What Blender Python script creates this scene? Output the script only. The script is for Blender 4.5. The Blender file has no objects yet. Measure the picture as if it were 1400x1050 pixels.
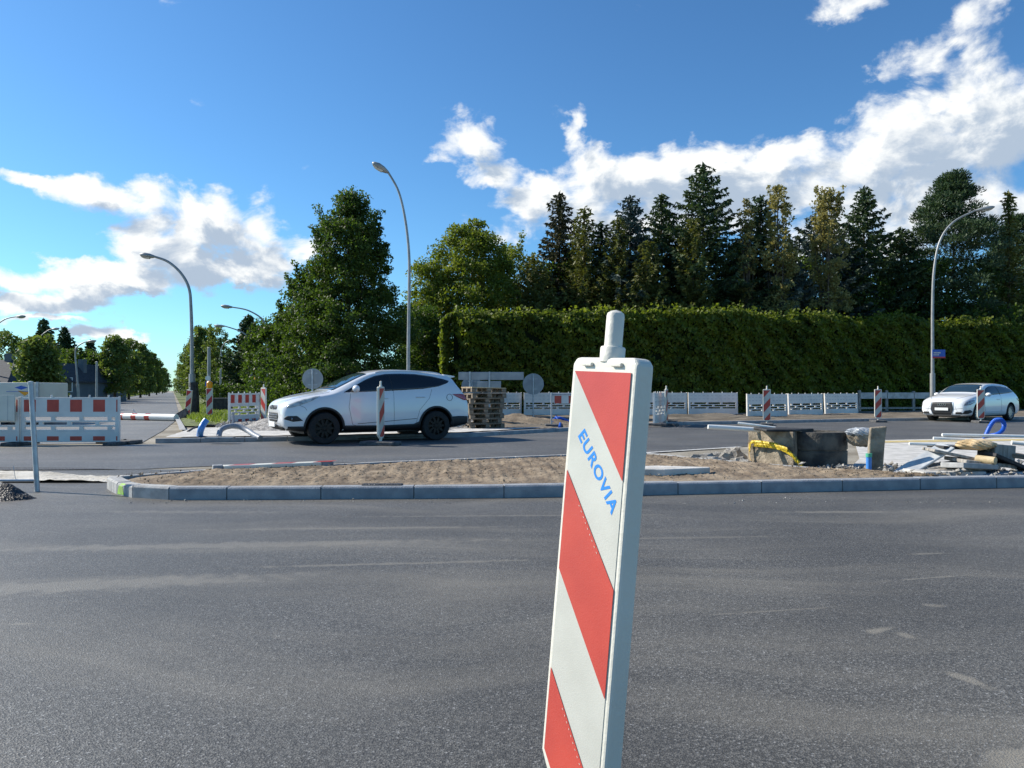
import bpy, bmesh, math, random
import numpy as np
from mathutils import Vector, Matrix
from mathutils.bvhtree import BVHTree

R = math.radians
random.seed(7)
rng = np.random.default_rng(7)
SC = bpy.context.scene
COL = SC.collection

# ------------------------------------------------------------------ camera
CAMH = 1.18
FPX = 1050.0            # focal length in pixels of the 1400 px wide photo
TILT = math.atan(8 / FPX)
cam = bpy.data.cameras.new('camera')
cam.sensor_width = 36.0
cam.lens = 36.0 * FPX / 1400.0
cam.clip_start = 0.05
cam.clip_end = 3000
camo = bpy.data.objects.new('camera', cam)
COL.objects.link(camo)
camo.location = (0, 0, CAMH)
camo.rotation_euler = (math.pi / 2 + TILT, 0, 0)
SC.camera = camo

# ------------------------------------------------------------------ light
SUN_AZ = R(-72)        # from +Y (the viewing direction), negative = to the left
SUN_EL = R(36)
SC.view_settings.view_transform = 'Standard'
SC.view_settings.look = 'None'
SC.view_settings.exposure = 0.70
SC.view_settings.gamma = 1
sun = bpy.data.lights.new('sun', 'SUN')
sun.energy = 4.2
sun.angle = R(0.5)
sun.color = (1.0, 0.93, 0.82)
suno = bpy.data.objects.new('sun', sun)
COL.objects.link(suno)
sdir = Vector((math.sin(SUN_AZ) * math.cos(SUN_EL), math.cos(SUN_AZ) * math.cos(SUN_EL), math.sin(SUN_EL)))
suno.rotation_euler = sdir.to_track_quat('Z', 'Y').to_euler()


def dir_px(x, y):
    """unit view direction through a pixel of the photo"""
    u = (x - 700) / FPX
    v = (525 - y) / FPX
    c, s = math.cos(TILT), math.sin(TILT)
    return Vector((u, c - v * s, s + v * c))


def G(x, y, z=0.0):
    """ground point (height z) seen at a pixel"""
    d = dir_px(x, y)
    t = (z - CAMH) / d.z
    return Vector((d.x * t, d.y * t, z))


def P(x, y, Y):
    """point seen at a pixel at depth Y"""
    d = dir_px(x, y)
    t = Y / d.y
    return Vector((d.x * t, Y, CAMH + d.z * t))


# ------------------------------------------------------------------ sky with clouds
W = bpy.data.worlds.new('World')
SC.world = W
W.use_nodes = True
wt = W.node_tree
for n in list(wt.nodes):
    wt.nodes.remove(n)


def nd(t, typ, **kw):
    n = t.nodes.new(typ)
    for k, v in kw.items():
        setattr(n, k, v)
    return n


def setin(t, n, i, v):
    if v is None:
        return
    if isinstance(v, bpy.types.NodeSocket):
        t.links.new(v, n.inputs[i])
    else:
        n.inputs[i].default_value = v


def mth(t, op, a, b=None, c=None, clamp=False):
    n = nd(t, 'ShaderNodeMath', operation=op, use_clamp=clamp)
    setin(t, n, 0, a); setin(t, n, 1, b); setin(t, n, 2, c)
    return n.outputs[0]


def vmth(t, op, a, b=None, c=None):
    n = nd(t, 'ShaderNodeVectorMath', operation=op)
    setin(t, n, 0, a); setin(t, n, 1, b); setin(t, n, 2, c)
    return n.outputs['Value'] if op in ('LENGTH', 'DOT_PRODUCT') else n.outputs['Vector']


def mix(t, f, a, b, mode='MIX'):
    n = nd(t, 'ShaderNodeMix', data_type='RGBA', blend_type=mode)
    setin(t, n, 0, f)
    for i, v in ((6, a), (7, b)):
        if isinstance(v, tuple) and len(v) == 3:
            v = (*v, 1)
        setin(t, n, i, v)
    return n.outputs[2]


def smooth(t, x, a, b, lo=0.0, hi=1.0):
    n = nd(t, 'ShaderNodeMapRange', interpolation_type='SMOOTHSTEP')
    setin(t, n, 0, x)
    for i, v in ((1, a), (2, b), (3, lo), (4, hi)):
        n.inputs[i].default_value = v
    return n.outputs[0]


tc = nd(wt, 'ShaderNodeTexCoord')
sep = nd(wt, 'ShaderNodeSeparateXYZ')
wt.links.new(tc.outputs['Generated'], sep.inputs[0])
az = mth(wt, 'ARCTAN2', sep.outputs[0], sep.outputs[1])
el = mth(wt, 'ARCSINE', sep.outputs[2])
comb = nd(wt, 'ShaderNodeCombineXYZ')
wt.links.new(az, comb.inputs[0]); wt.links.new(el, comb.inputs[1])
AE = comb.outputs[0]

BLOBS = [  # x, y, rx, ry in the photo's pixels, turned into azimuth / elevation
    (60, 250, 62, 20), (130, 262, 85, 34), (205, 292, 72, 48), (300, 310, 82, 44), (352, 330, 52, 66), (255, 348, 85, 46),
    (330, 375, 62, 20), (408, 338, 24, 13),
    (50, 375, 110, 26), (150, 392, 105, 22), (40, 412, 120, 18), (150, 455, 52, 13), (60, 434, 90, 7), (185, 405, 60, 8),
    (642, 192, 34, 24), (668, 235, 40, 14), (607, 208, 16, 9), (782, 190, 11, 22), 
    (735, 268, 55, 34), (830, 250, 90, 52), (945, 240, 95, 46), (1015, 260, 100, 60), (1150, 232, 90, 60),
    (1250, 200, 110, 78), (1365, 175, 110, 86), (1240, 285, 230, 70), (850, 300, 170, 46), (1330, 95, 42, 40),
    (1250, 78, 34, 26), (1325, 28, 42, 30), (1145, 12, 42, 16), (1060, 215, 40, 12),
    (1500, 160, 160, 130), (1560, 300, 200, 80), (-140, 300, 120, 50), (-160, 400, 160, 30), (-330, 360, 200, 60),
]


def field(vec):
    cur = None
    for (x, y, rx, ry) in BLOBS:
        d = dir_px(x, y).normalized()
        a = math.atan2(d.x, d.y); e = math.asin(d.z)
        dx = dir_px(x + 3, y).normalized()
        kx = abs(math.atan2(dx.x, dx.y) - a) / 3
        dy = dir_px(x, y + 3).normalized()
        ky = abs(math.asin(dy.z) - e) / 3
        if rx < 45:
            rx *= 1.9; ry *= 1.9; small = True
        else:
            small = False
        sx = 1 / (rx * kx); sy = 1 / (ry * ky)
        v = vmth(wt, 'MULTIPLY_ADD', vec, (sx, sy, 0), (-a * sx, -e * sy, 0))
        q = vmth(wt, 'DOT_PRODUCT', v, v)
        if small:
            q = mth(wt, 'ADD', q, 0.62)
        if cur is None:
            cur = q
        else:
            cur = mth(wt, 'SMOOTH_MIN', cur, q, 0.35)
    return mth(wt, 'MULTIPLY', mth(wt, 'SUBTRACT', 1.0, mth(wt, 'MINIMUM', cur, 2.0)), 1.30)


def density(vec, off):
    v = vmth(wt, 'ADD', vec, off)
    sc = vmth(wt, 'MULTIPLY', v, (1.0, 1.5, 1.0))
    n = nd(wt, 'ShaderNodeTexNoise', noise_dimensions='2D')
    wt.links.new(sc, n.inputs['Vector'])
    n.inputs['Scale'].default_value = 11; n.inputs['Detail'].default_value = 10
    n.inputs['Roughness'].default_value = 0.6
    n.inputs['Distortion'].default_value = 0.25
    n2 = nd(wt, 'ShaderNodeTexVoronoi', voronoi_dimensions='2D', feature='SMOOTH_F1')
    wn = vmth(wt, 'MULTIPLY_ADD', n.outputs['Color'], (0.06, 0.06, 0), sc)
    wt.links.new(wn, n2.inputs['Vector'])
    n2.inputs['Scale'].default_value = 26; n2.inputs['Smoothness'].default_value = 0.6
    nw = nd(wt, 'ShaderNodeTexNoise', noise_dimensions='2D')
    wt.links.new(sc, nw.inputs['Vector'])
    nw.inputs['Scale'].default_value = 9; nw.inputs['Detail'].default_value = 6; nw.inputs['Roughness'].default_value = 0.6
    f = field(vmth(wt, 'MULTIPLY_ADD', vmth(wt, 'SUBTRACT', nw.outputs['Color'], (0.5, 0.5, 0.5)), (0.085, 0.07, 0), v))
    a = mth(wt, 'MULTIPLY_ADD', n.outputs[0], 4.2, mth(wt, 'ADD', f, -2.0))
    return mth(wt, 'MULTIPLY_ADD', n2.outputs[0], -0.75, mth(wt, 'ADD', a, 0.26))


D1 = density(AE, (0, 0, 0))
D2 = density(AE, (-0.022, 0.026, 0))
alpha = smooth(wt, D1, -0.25, 1.0)
fade = smooth(wt, el, 0.0, 0.09)
alpha = mth(wt, 'MULTIPLY', alpha, smooth(wt, el, 0.0, 0.05))
lit = smooth(wt, D2, 0.2, 1.35, 1.0, 0.0)
sky = nd(wt, 'ShaderNodeTexSky', sky_type='NISHITA', sun_disc=False)
sky.sun_elevation = SUN_EL
sky.sun_rotation = SUN_AZ
sky.altitude = 100; sky.air_density = 1.0; sky.dust_density = 0.35; sky.ozone_density = 2.0
gm = nd(wt, 'ShaderNodeGamma'); wt.links.new(sky.outputs[0], gm.inputs[0]); gm.inputs[1].default_value = 1.12
skyc = mix(wt, 1.0, gm.outputs[0], (0.37, 0.61, 0.76), 'MULTIPLY')
cl = mix(wt, lit, (2.7, 3.3, 4.1), (6.2, 6.3, 6.25))
colr = mix(wt, alpha, skyc, cl)
bg = nd(wt, 'ShaderNodeBackground')
bg.inputs['Strength'].default_value = 0.105
wt.links.new(colr, bg.inputs['Color'])
wo = nd(wt, 'ShaderNodeOutputWorld')
wt.links.new(bg.outputs[0], wo.inputs['Surface'])


# ------------------------------------------------------------------ materials
def mat(name, c1, c2=None, scale=5.0, rough=0.6, metal=0.0, bump=0.0, bscale=40.0, spec=0.5, detail=6, coat=0.0,
        spread=0.15, stretch=(1, 1, 1), trans=0.0):
    m = bpy.data.materials.new(name)
    m.use_nodes = True
    t = m.node_tree
    b = t.nodes['Principled BSDF']
    b.inputs['Roughness'].default_value = rough
    b.inputs['Metallic'].default_value = metal
    b.inputs['Specular IOR Level'].default_value = spec
    b.inputs['Coat Weight'].default_value = coat
    b.inputs['Coat Roughness'].default_value = 0.05
    co = nd(t, 'ShaderNodeTexCoord').outputs['Object']
    if stretch != (1, 1, 1):
        co = vmth(t, 'MULTIPLY', co, stretch)
    if c2 is not None:
        n = nd(t, 'ShaderNodeTexNoise')
        t.links.new(co, n.inputs['Vector'])
        n.inputs['Scale'].default_value = scale
        n.inputs['Detail'].default_value = detail
        f = smooth(t, n.outputs[0], 0.5 - spread, 0.5 + spread)
        t.links.new(mix(t, f, c1, c2), b.inputs['Base Color'])
    else:
        b.inputs['Base Color'].default_value = (*c1, 1)
    if bump:
        n = nd(t, 'ShaderNodeTexNoise')
        t.links.new(co, n.inputs['Vector'])
        n.inputs['Scale'].default_value = bscale
        n.inputs['Detail'].default_value = 5
        bp = nd(t, 'ShaderNodeBump')
        bp.inputs['Strength'].default_value = bump
        bp.inputs['Distance'].default_value = 0.02
        t.links.new(n.outputs[0], bp.inputs['Height'])
        t.links.new(bp.outputs[0], b.inputs['Normal'])
    return m


def leaf_mat(name, dark, light, tr=0.45, trc=None, rough=0.55, nscale=0.9):
    m = bpy.data.materials.new(name)
    m.use_nodes = True
    t = m.node_tree
    b = t.nodes['Principled BSDF']
    out = t.nodes['Material Output']
    geo = nd(t, 'ShaderNodeNewGeometry')
    n = nd(t, 'ShaderNodeTexNoise')
    t.links.new(geo.outputs['Position'], n.inputs['Vector'])
    n.inputs['Scale'].default_value = nscale
    n.inputs['Detail'].default_value = 3
    f = mth(t, 'MULTIPLY_ADD', geo.outputs['Random Per Island'], 0.55, mth(t, 'MULTIPLY_ADD', n.outputs[0], 1.6, -0.55), True)
    c = mix(t, f, dark, light)
    t.links.new(c, b.inputs['Base Color'])
    b.inputs['Roughness'].default_value = rough
    b.inputs['Specular IOR Level'].default_value = 0.3
    tl = nd(t, 'ShaderNodeBsdfTranslucent')
    c2 = mix(t, 1.0, c, trc or (1.6, 1.7, 0.7), 'MULTIPLY')
    t.links.new(c2, tl.inputs['Color'])
    ms = nd(t, 'ShaderNodeMixShader')
    ms.inputs[0].default_value = tr
    t.links.new(b.outputs[0], ms.inputs[1]); t.links.new(tl.outputs[0], ms.inputs[2])
    t.links.new(ms.outputs[0], out.inputs['Surface'])
    return m


def asphalt(name, base, stone, dust, dust_amt, grain, streak=(0.12, 1.0), rough=0.55, grit=0.45, rz=0.0, patches=False, bdist=0.006):
    """aggregate grains, wheel-polished streaks and dust drags"""
    m = bpy.data.materials.new(name)
    m.use_nodes = True
    t = m.node_tree
    b = t.nodes['Principled BSDF']
    co = nd(t, 'ShaderNodeTexCoord').outputs['Object']
    vo = nd(t, 'ShaderNodeTexVoronoi')
    t.links.new(co, vo.inputs['Vector']); vo.inputs['Scale'].default_value = grain
    cs = nd(t, 'ShaderNodeSeparateColor'); t.links.new(vo.outputs['Color'], cs.inputs[0])
    c = mix(t, smooth(t, cs.outputs[0], 0.25, 1.0), base, stone)
    spark = smooth(t, cs.outputs[1], 0.955, 0.99)
    c = mix(t, mth(t, 'MULTIPLY', spark, 0.75), c, (0.34, 0.34, 0.33))
    mp = nd(t, 'ShaderNodeMapping'); mp.inputs['Rotation'].default_value = (0, 0, rz)
    mp.inputs['Scale'].default_value = (streak[0], streak[1], 1)
    wn = nd(t, 'ShaderNodeTexNoise'); t.links.new(co, wn.inputs['Vector'])
    wn.inputs['Scale'].default_value = 0.22; wn.inputs['Detail'].default_value = 2
    w = vmth(t, 'MULTIPLY_ADD', wn.outputs['Color'], (3.2, 3.2, 0), co)
    t.links.new(w, mp.inputs['Vector'])
    n = nd(t, 'ShaderNodeTexNoise'); t.links.new(mp.outputs[0], n.inputs['Vector'])
    n.inputs['Scale'].default_value = 1.3; n.inputs['Detail'].default_value = 7; n.inputs['Roughness'].default_value = 0.62
    f = smooth(t, n.outputs[0], 0.42, 0.74, 0, dust_amt)
    c = mix(t, f, c, dust)
    n3 = nd(t, 'ShaderNodeTexNoise'); t.links.new(co, n3.inputs['Vector'])
    n3.inputs['Scale'].default_value = 0.55; n3.inputs['Detail'].default_value = 5
    c = mix(t, smooth(t, n3.outputs[0], 0.35, 0.65, 0.0, 0.35), c, tuple(x * 0.6 for x in base))
    if patches:   # pale dust scuffs left by boots and tyres
        for (px, py, sx, sy, rot, amt) in patches:
            q = G(px, py)
            mm = nd(t, 'ShaderNodeMapping', vector_type='TEXTURE')
            mm.inputs['Location'].default_value = (q.x, q.y, 0)
            mm.inputs['Rotation'].default_value = (0, 0, rot)
            mm.inputs['Scale'].default_value = (sx, sy, 1)
            t.links.new(co, mm.inputs['Vector'])
            nn = nd(t, 'ShaderNodeTexNoise'); t.links.new(co, nn.inputs['Vector']); nn.inputs['Scale'].default_value = 9; nn.inputs['Detail'].default_value = 8
            ln = vmth(t, 'LENGTH', mm.outputs[0])
            q2 = mth(t, 'MULTIPLY_ADD', nn.outputs[0], 1.6, mth(t, 'SUBTRACT', 0.1, ln))
            c = mix(t, smooth(t, q2, 0.0, 0.6, 0, amt), c, dust)
    t.links.new(c, b.inputs['Base Color'])
    b.inputs['Roughness'].default_value = rough
    b.inputs['Specular IOR Level'].default_value = 0.5
    bp = nd(t, 'ShaderNodeBump'); bp.inputs['Strength'].default_value = grit; bp.inputs['Distance'].default_value = bdist
    fn = nd(t, 'ShaderNodeTexNoise'); t.links.new(co, fn.inputs['Vector']); fn.inputs['Scale'].default_value = grain * 0.8; fn.inputs['Detail'].default_value = 3
    h = mth(t, 'MULTIPLY_ADD', fn.outputs[0], 0.35, vo.outputs['Distance'])
    t.links.new(h, bp.inputs['Height']); t.links.new(bp.outputs[0], b.inputs['Normal'])
    return m


M = {}
M['asphalt_new'] = asphalt('fresh_asphalt', (0.058, 0.056, 0.051), (0.165, 0.160, 0.145), (0.24, 0.22, 0.18), 0.55, 150, (0.13, 1.0), 0.55, 0.42,
                           patches=[(330, 745, 2.6, .16, .10, .45), (120, 800, 1.6, .22, .20, .45), (560, 770, 1.4, .05, .12, .5), (500, 722, 1.8, .07, .06, .4), (700, 705, 2.0, .06, .04, .4), (250, 700, 1.2, .12, .0, .35), (950, 735, 1.0, .06, .08, .35), (1140, 700, .9, .10, .05, .5), (1200, 862, .12, .05, .5, .75), (1235, 868, .05, .09, .2, .6), (1325, 930, .05, .13, .4, .7),
                                    (1270, 790, .5, .02, .25, .5), (1060, 835, .55, .018, .2, .4), (1280, 828, .10, .04, 0, .5), (1270, 757, .2, .04, .1, .5),
                                    (1400, 1045, .22, .12, .5, .8), (30, 853, .1, .012, .1, .8)])
M['asphalt_old'] = asphalt('worn_asphalt', (0.075, 0.077, 0.078), (0.14, 0.14, 0.135), (0.22, 0.20, 0.17), 0.4, 60, (0.06, 1.3), 0.6, 0.4, rz=-0.25)
M['asphalt_far'] = asphalt('grey_asphalt', (0.13, 0.13, 0.128), (0.20, 0.20, 0.19), (0.27, 0.25, 0.21), 0.45, 40, (0.5, 0.5), 0.65, 0.4)
M['asphalt_dark'] = asphalt('black_asphalt', (0.02, 0.022, 0.026), (0.05, 0.05, 0.052), (0.12, 0.11, 0.1), 0.2, 50, (0.3, 1.0), 0.6, 0.6, bdist=0.02)
M['soil'] = mat('sandy_soil', (0.13, 0.095, 0.062), (0.30, 0.235, 0.16), 3.5, 0.95, bump=0.8, bscale=22, detail=10, spread=0.22)
M['sand'] = mat('pale_sand', (0.40, 0.37, 0.31), (0.60, 0.57, 0.50), 2.5, 0.95, bump=0.9, bscale=30, detail=10)
M['verge'] = mat('grey_brown_soil', (0.09, 0.075, 0.055), (0.21, 0.175, 0.13), 1.2, 0.95, bump=1.0, bscale=18, detail=10, spread=0.2)
M['base'] = mat('dusty_ground', (0.20, 0.175, 0.13), (0.34, 0.31, 0.25), 0.8, 0.95, bump=0.8, bscale=20, detail=8)
M['gravel'] = mat('grey_gravel', (0.16, 0.155, 0.145), (0.42, 0.40, 0.37), 14, 0.9, bump=1.0, bscale=30, detail=8)
M['grass'] = leaf_mat('grass_blades', (0.09, 0.13, 0.025), (0.22, 0.27, 0.06), 0.35)
M['grassbed'] = mat('grass_ground', (0.08, 0.10, 0.03), (0.17, 0.20, 0.06), 3, 0.95, bump=0.8, bscale=30)
M['kerb'] = mat('granite_concrete', (0.30, 0.30, 0.295), (0.44, 0.44, 0.425), 9, 0.85, bump=0.35, bscale=90, detail=9, spread=0.2)
M['kerb_dark'] = mat('grey_concrete_kerb', (0.21, 0.225, 0.245), (0.33, 0.345, 0.36), 6, 0.85, bump=0.35, bscale=90, detail=9, spread=0.25)
M['concrete'] = mat('pale_concrete', (0.42, 0.41, 0.38), (0.60, 0.58, 0.54), 4, 0.9, bump=0.4, bscale=60, detail=9)
M['concrete_old'] = mat('weathered_concrete', (0.15, 0.125, 0.09), (0.36, 0.30, 0.22), 5, 0.92, bump=0.9, bscale=25, detail=9)
M['rubble'] = mat('broken_stone', (0.20, 0.185, 0.16), (0.40, 0.375, 0.33), 5, 0.92, bump=0.8, bscale=40)
M['concrete_shaded'] = mat('shaded_concrete', (0.045, 0.042, 0.038), (0.14, 0.125, 0.10), 4, 0.85, bump=0.7, bscale=30, detail=9)  # near-black base colour holds the shade of the ring's unlit side
M['joint'] = mat('mortar_joint', (0.10, 0.10, 0.10), rough=0.95)
M['lime'] = mat('lime_spray_paint', (0.35, 0.75, 0.06), (0.30, 0.45, 0.12), 12, 0.6)
M['white_line'] = mat('road_line_paint', (0.62, 0.62, 0.60), (0.42, 0.42, 0.40), 12, 0.7)
M['yellow_line'] = mat('yellow_line_paint', (0.62, 0.47, 0.16), (0.45, 0.38, 0.22), 10, 0.7)
M['plastic'] = mat('white_plastic', (0.76, 0.735, 0.64), (0.60, 0.575, 0.49), 2.2, 0.42, detail=12, spread=0.34, bump=0.12, bscale=60)
M['plastic_grey'] = mat('dusty_white_plastic', (0.80, 0.775, 0.72), (0.62, 0.60, 0.56), 2.5, 0.5, detail=8, spread=0.3)
M['reflector_white'] = mat('white_reflective_sheet', (0.55, 0.55, 0.495), (0.45, 0.45, 0.40), 7, 0.30, detail=14, spread=0.32, bump=0.08, bscale=300)
M['reflector_red'] = mat('red_reflective_sheet', (0.56, 0.066, 0.043), (0.42, 0.042, 0.032), 5, 0.30, detail=12, spread=0.30, bump=0.08, bscale=300)
M['red_deep'] = mat('deep_red_sheet', (0.50, 0.03, 0.04), (0.40, 0.03, 0.035), 6, 0.4)  # deeper red; on the side road beacons it stands in for shade
M['print_blue'] = mat('blue_print', (0.015, 0.22, 0.68), rough=0.4)
M['ink'] = mat('grey_print', (0.38, 0.40, 0.41), rough=0.6)
M['rubber'] = mat('black_rubber', (0.022, 0.022, 0.024), (0.05, 0.05, 0.05), 8, 0.75, bump=0.3, bscale=40)
M['recycled'] = mat('recycled_rubber_foot', (0.05, 0.052, 0.055), (0.12, 0.12, 0.12), 10, 0.85, bump=0.5, bscale=40)
M['steel'] = mat('galvanised_steel', (0.36, 0.38, 0.40), (0.48, 0.50, 0.52), 8, 0.45, 0.6, detail=6)
M['lamp_paint'] = mat('grey_lamp_paint', (0.27, 0.28, 0.275), (0.36, 0.365, 0.355), 3, 0.5, 0.3)
M['sign_back'] = mat('grey_sign_back', (0.30, 0.32, 0.33), (0.38, 0.40, 0.40), 3, 0.55, 0.3)
M['glass_lamp'] = mat('lamp_glass', (0.6, 0.6, 0.55), rough=0.2)
M['wood'] = mat('weathered_wood', (0.12, 0.095, 0.07), (0.25, 0.20, 0.145), 6, 0.85, bump=0.5, bscale=20, stretch=(0.4, 4, 4))
M['wood_pale'] = mat('fresh_wood', (0.46, 0.35, 0.19), (0.58, 0.46, 0.28), 5, 0.8, bump=0.3, bscale=20, stretch=(0.4, 4, 4))
M['wood_grey'] = mat('grey_planks', (0.22, 0.20, 0.175), (0.42, 0.39, 0.34), 5, 0.9, bump=0.5, bscale=20, stretch=(4, 4, 0.6))
M['bark'] = mat('tree_bark', (0.06, 0.045, 0.03), (0.12, 0.095, 0.07), 6, 0.9, bump=0.8, bscale=12)
M['car_white'] = mat('white_car_paint', (0.74, 0.75, 0.76), rough=0.28, coat=1.0)
M['car_white2'] = mat('clean_white_car_paint', (0.80, 0.81, 0.81), rough=0.25, coat=1.0)
M['trim'] = mat('black_plastic_trim', (0.015, 0.016, 0.018), rough=0.55)
M['glass'] = mat('dark_car_glass', (0.008, 0.010, 0.013), rough=0.03, spec=0.8)
M['glass_front'] = mat('windscreen_glass', (0.02, 0.04, 0.055), rough=0.03, spec=0.9)
M['chrome'] = mat('chrome', (0.75, 0.75, 0.76), rough=0.15, metal=1.0)
M['headlight'] = mat('headlight_lens', (0.55, 0.57, 0.55), (0.30, 0.32, 0.32), 14, 0.12, coat=1.0)
M['headlight_dark'] = mat('smoked_headlight', (0.10, 0.11, 0.13), (0.35, 0.36, 0.38), 16, 0.12, coat=1.0)
M['taillight'] = mat('red_taillight', (0.35, 0.008, 0.012), rough=0.15, coat=1.0)
M['tyre'] = mat('tyre_rubber', (0.010, 0.010, 0.011), (0.018, 0.018, 0.018), 8, 0.8, bump=0.3, bscale=60)
M['rim_black'] = mat('black_rim', (0.006, 0.006, 0.007), rough=0.35, spec=0.25)
M['rim_silver'] = mat('silver_rim', (0.42, 0.43, 0.45), rough=0.3, metal=0.8)
M['plate'] = mat('number_plate', (0.75, 0.75, 0.73), rough=0.5)
M['blue_hose'] = mat('blue_hose', (0.01, 0.10, 0.50), rough=0.45)
M['blue_pipe'] = mat('light_blue_pipe', (0.06, 0.24, 0.62), rough=0.4)
M['green_cap'] = mat('green_pipe_cap', (0.08, 0.42, 0.25), rough=0.5)
M['grey_pipe'] = mat('grey_pipe', (0.24, 0.27, 0.31), rough=0.5)
M['white_pipe'] = mat('white_pipe', (0.78, 0.78, 0.74), rough=0.4)
M['tape'] = mat('yellow_tape', (0.72, 0.52, 0.03), (0.55, 0.38, 0.02), 12, 0.45, bump=0.6, bscale=25)
M['tarp'] = mat('grey_plastic_sheet', (0.34, 0.36, 0.38), (0.50, 0.52, 0.52), 4, 0.35, bump=0.8, bscale=8)
M['paper'] = mat('brown_paper', (0.48, 0.34, 0.17), (0.60, 0.46, 0.28), 5, 0.8, bump=0.7, bscale=10)
M['amber'] = mat('amber_lens', (0.85, 0.33, 0.01), rough=0.3)
M['sign_blue'] = mat('blue_sign', (0.02, 0.10, 0.45), rough=0.4)
M['trailer'] = mat('cream_trailer', (0.66, 0.64, 0.55), (0.58, 0.56, 0.48), 1, 0.5)
M['house_wall'] = mat('grey_render', (0.12, 0.14, 0.15), (0.16, 0.18, 0.19), 1, 0.9)
M['roof'] = mat('slate_roof', (0.03, 0.035, 0.042), (0.05, 0.057, 0.066), 5, 0.8)
M['window_dark'] = mat('dark_window', (0.02, 0.025, 0.03), rough=0.1)
M['leaf_oak'] = leaf_mat('broad_leaves', (0.024, 0.050, 0.012), (0.085, 0.130, 0.024), 0.42)
M['leaf_light'] = leaf_mat('yellow_green_leaves', (0.065, 0.10, 0.016), (0.19, 0.215, 0.034), 0.4)
M['leaf_birch'] = leaf_mat('pale_turning_leaves', (0.16, 0.16, 0.05), (0.34, 0.31, 0.12), 0.4, (1.3, 1.2, 0.8))
M['leaf_ivy'] = leaf_mat('creeper_leaves', (0.042, 0.072, 0.014), (0.20, 0.23, 0.030), 0.42, nscale=0.8)
M['leaf_far'] = leaf_mat('distant_leaves', (0.065, 0.10, 0.026), (0.17, 0.21, 0.055), 0.35)
M['needle'] = leaf_mat('spruce_needles', (0.024, 0.046, 0.020), (0.068, 0.105, 0.040), 0.15)
M['needle_blue'] = leaf_mat('blue_spruce_needles', (0.035, 0.06, 0.052), (0.085, 0.12, 0.10), 0.15, (1, 1, 1))
M['needle_pine'] = leaf_mat('pine_needles', (0.026, 0.052, 0.027), (0.075, 0.115, 0.052), 0.15)
M['needle_thuja'] = leaf_mat('thuja_foliage', (0.065, 0.078, 0.018), (0.16, 0.16, 0.042), 0.22)
M['needle_brown'] = leaf_mat('dry_spruce_needles', (0.036, 0.038, 0.022), (0.075, 0.070, 0.038), 0.15)
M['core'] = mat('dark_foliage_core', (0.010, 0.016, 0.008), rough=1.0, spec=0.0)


# ------------------------------------------------------------------ object helpers
def tag(o, label=None, cat=None, group=None, kind=None):
    if label: o['label'] = label
    if cat: o['category'] = cat
    if group: o['group'] = group
    if kind: o['kind'] = kind
    return o


def thing(name, label, cat, loc=(0, 0, 0), rz=0.0, group=None):
    o = bpy.data.objects.new(name, None)
    o.empty_display_size = 0.2
    COL.objects.link(o)
    o.location = loc
    o.rotation_euler = (0, 0, rz)
    return tag(o, label, cat, group)


def dup(o, parent=None):
    c = o.copy()
    COL.objects.link(c)
    if parent is not None:
        c.parent = parent
    for ch in list(o.children):
        dup(ch, c)
    return c


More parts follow.
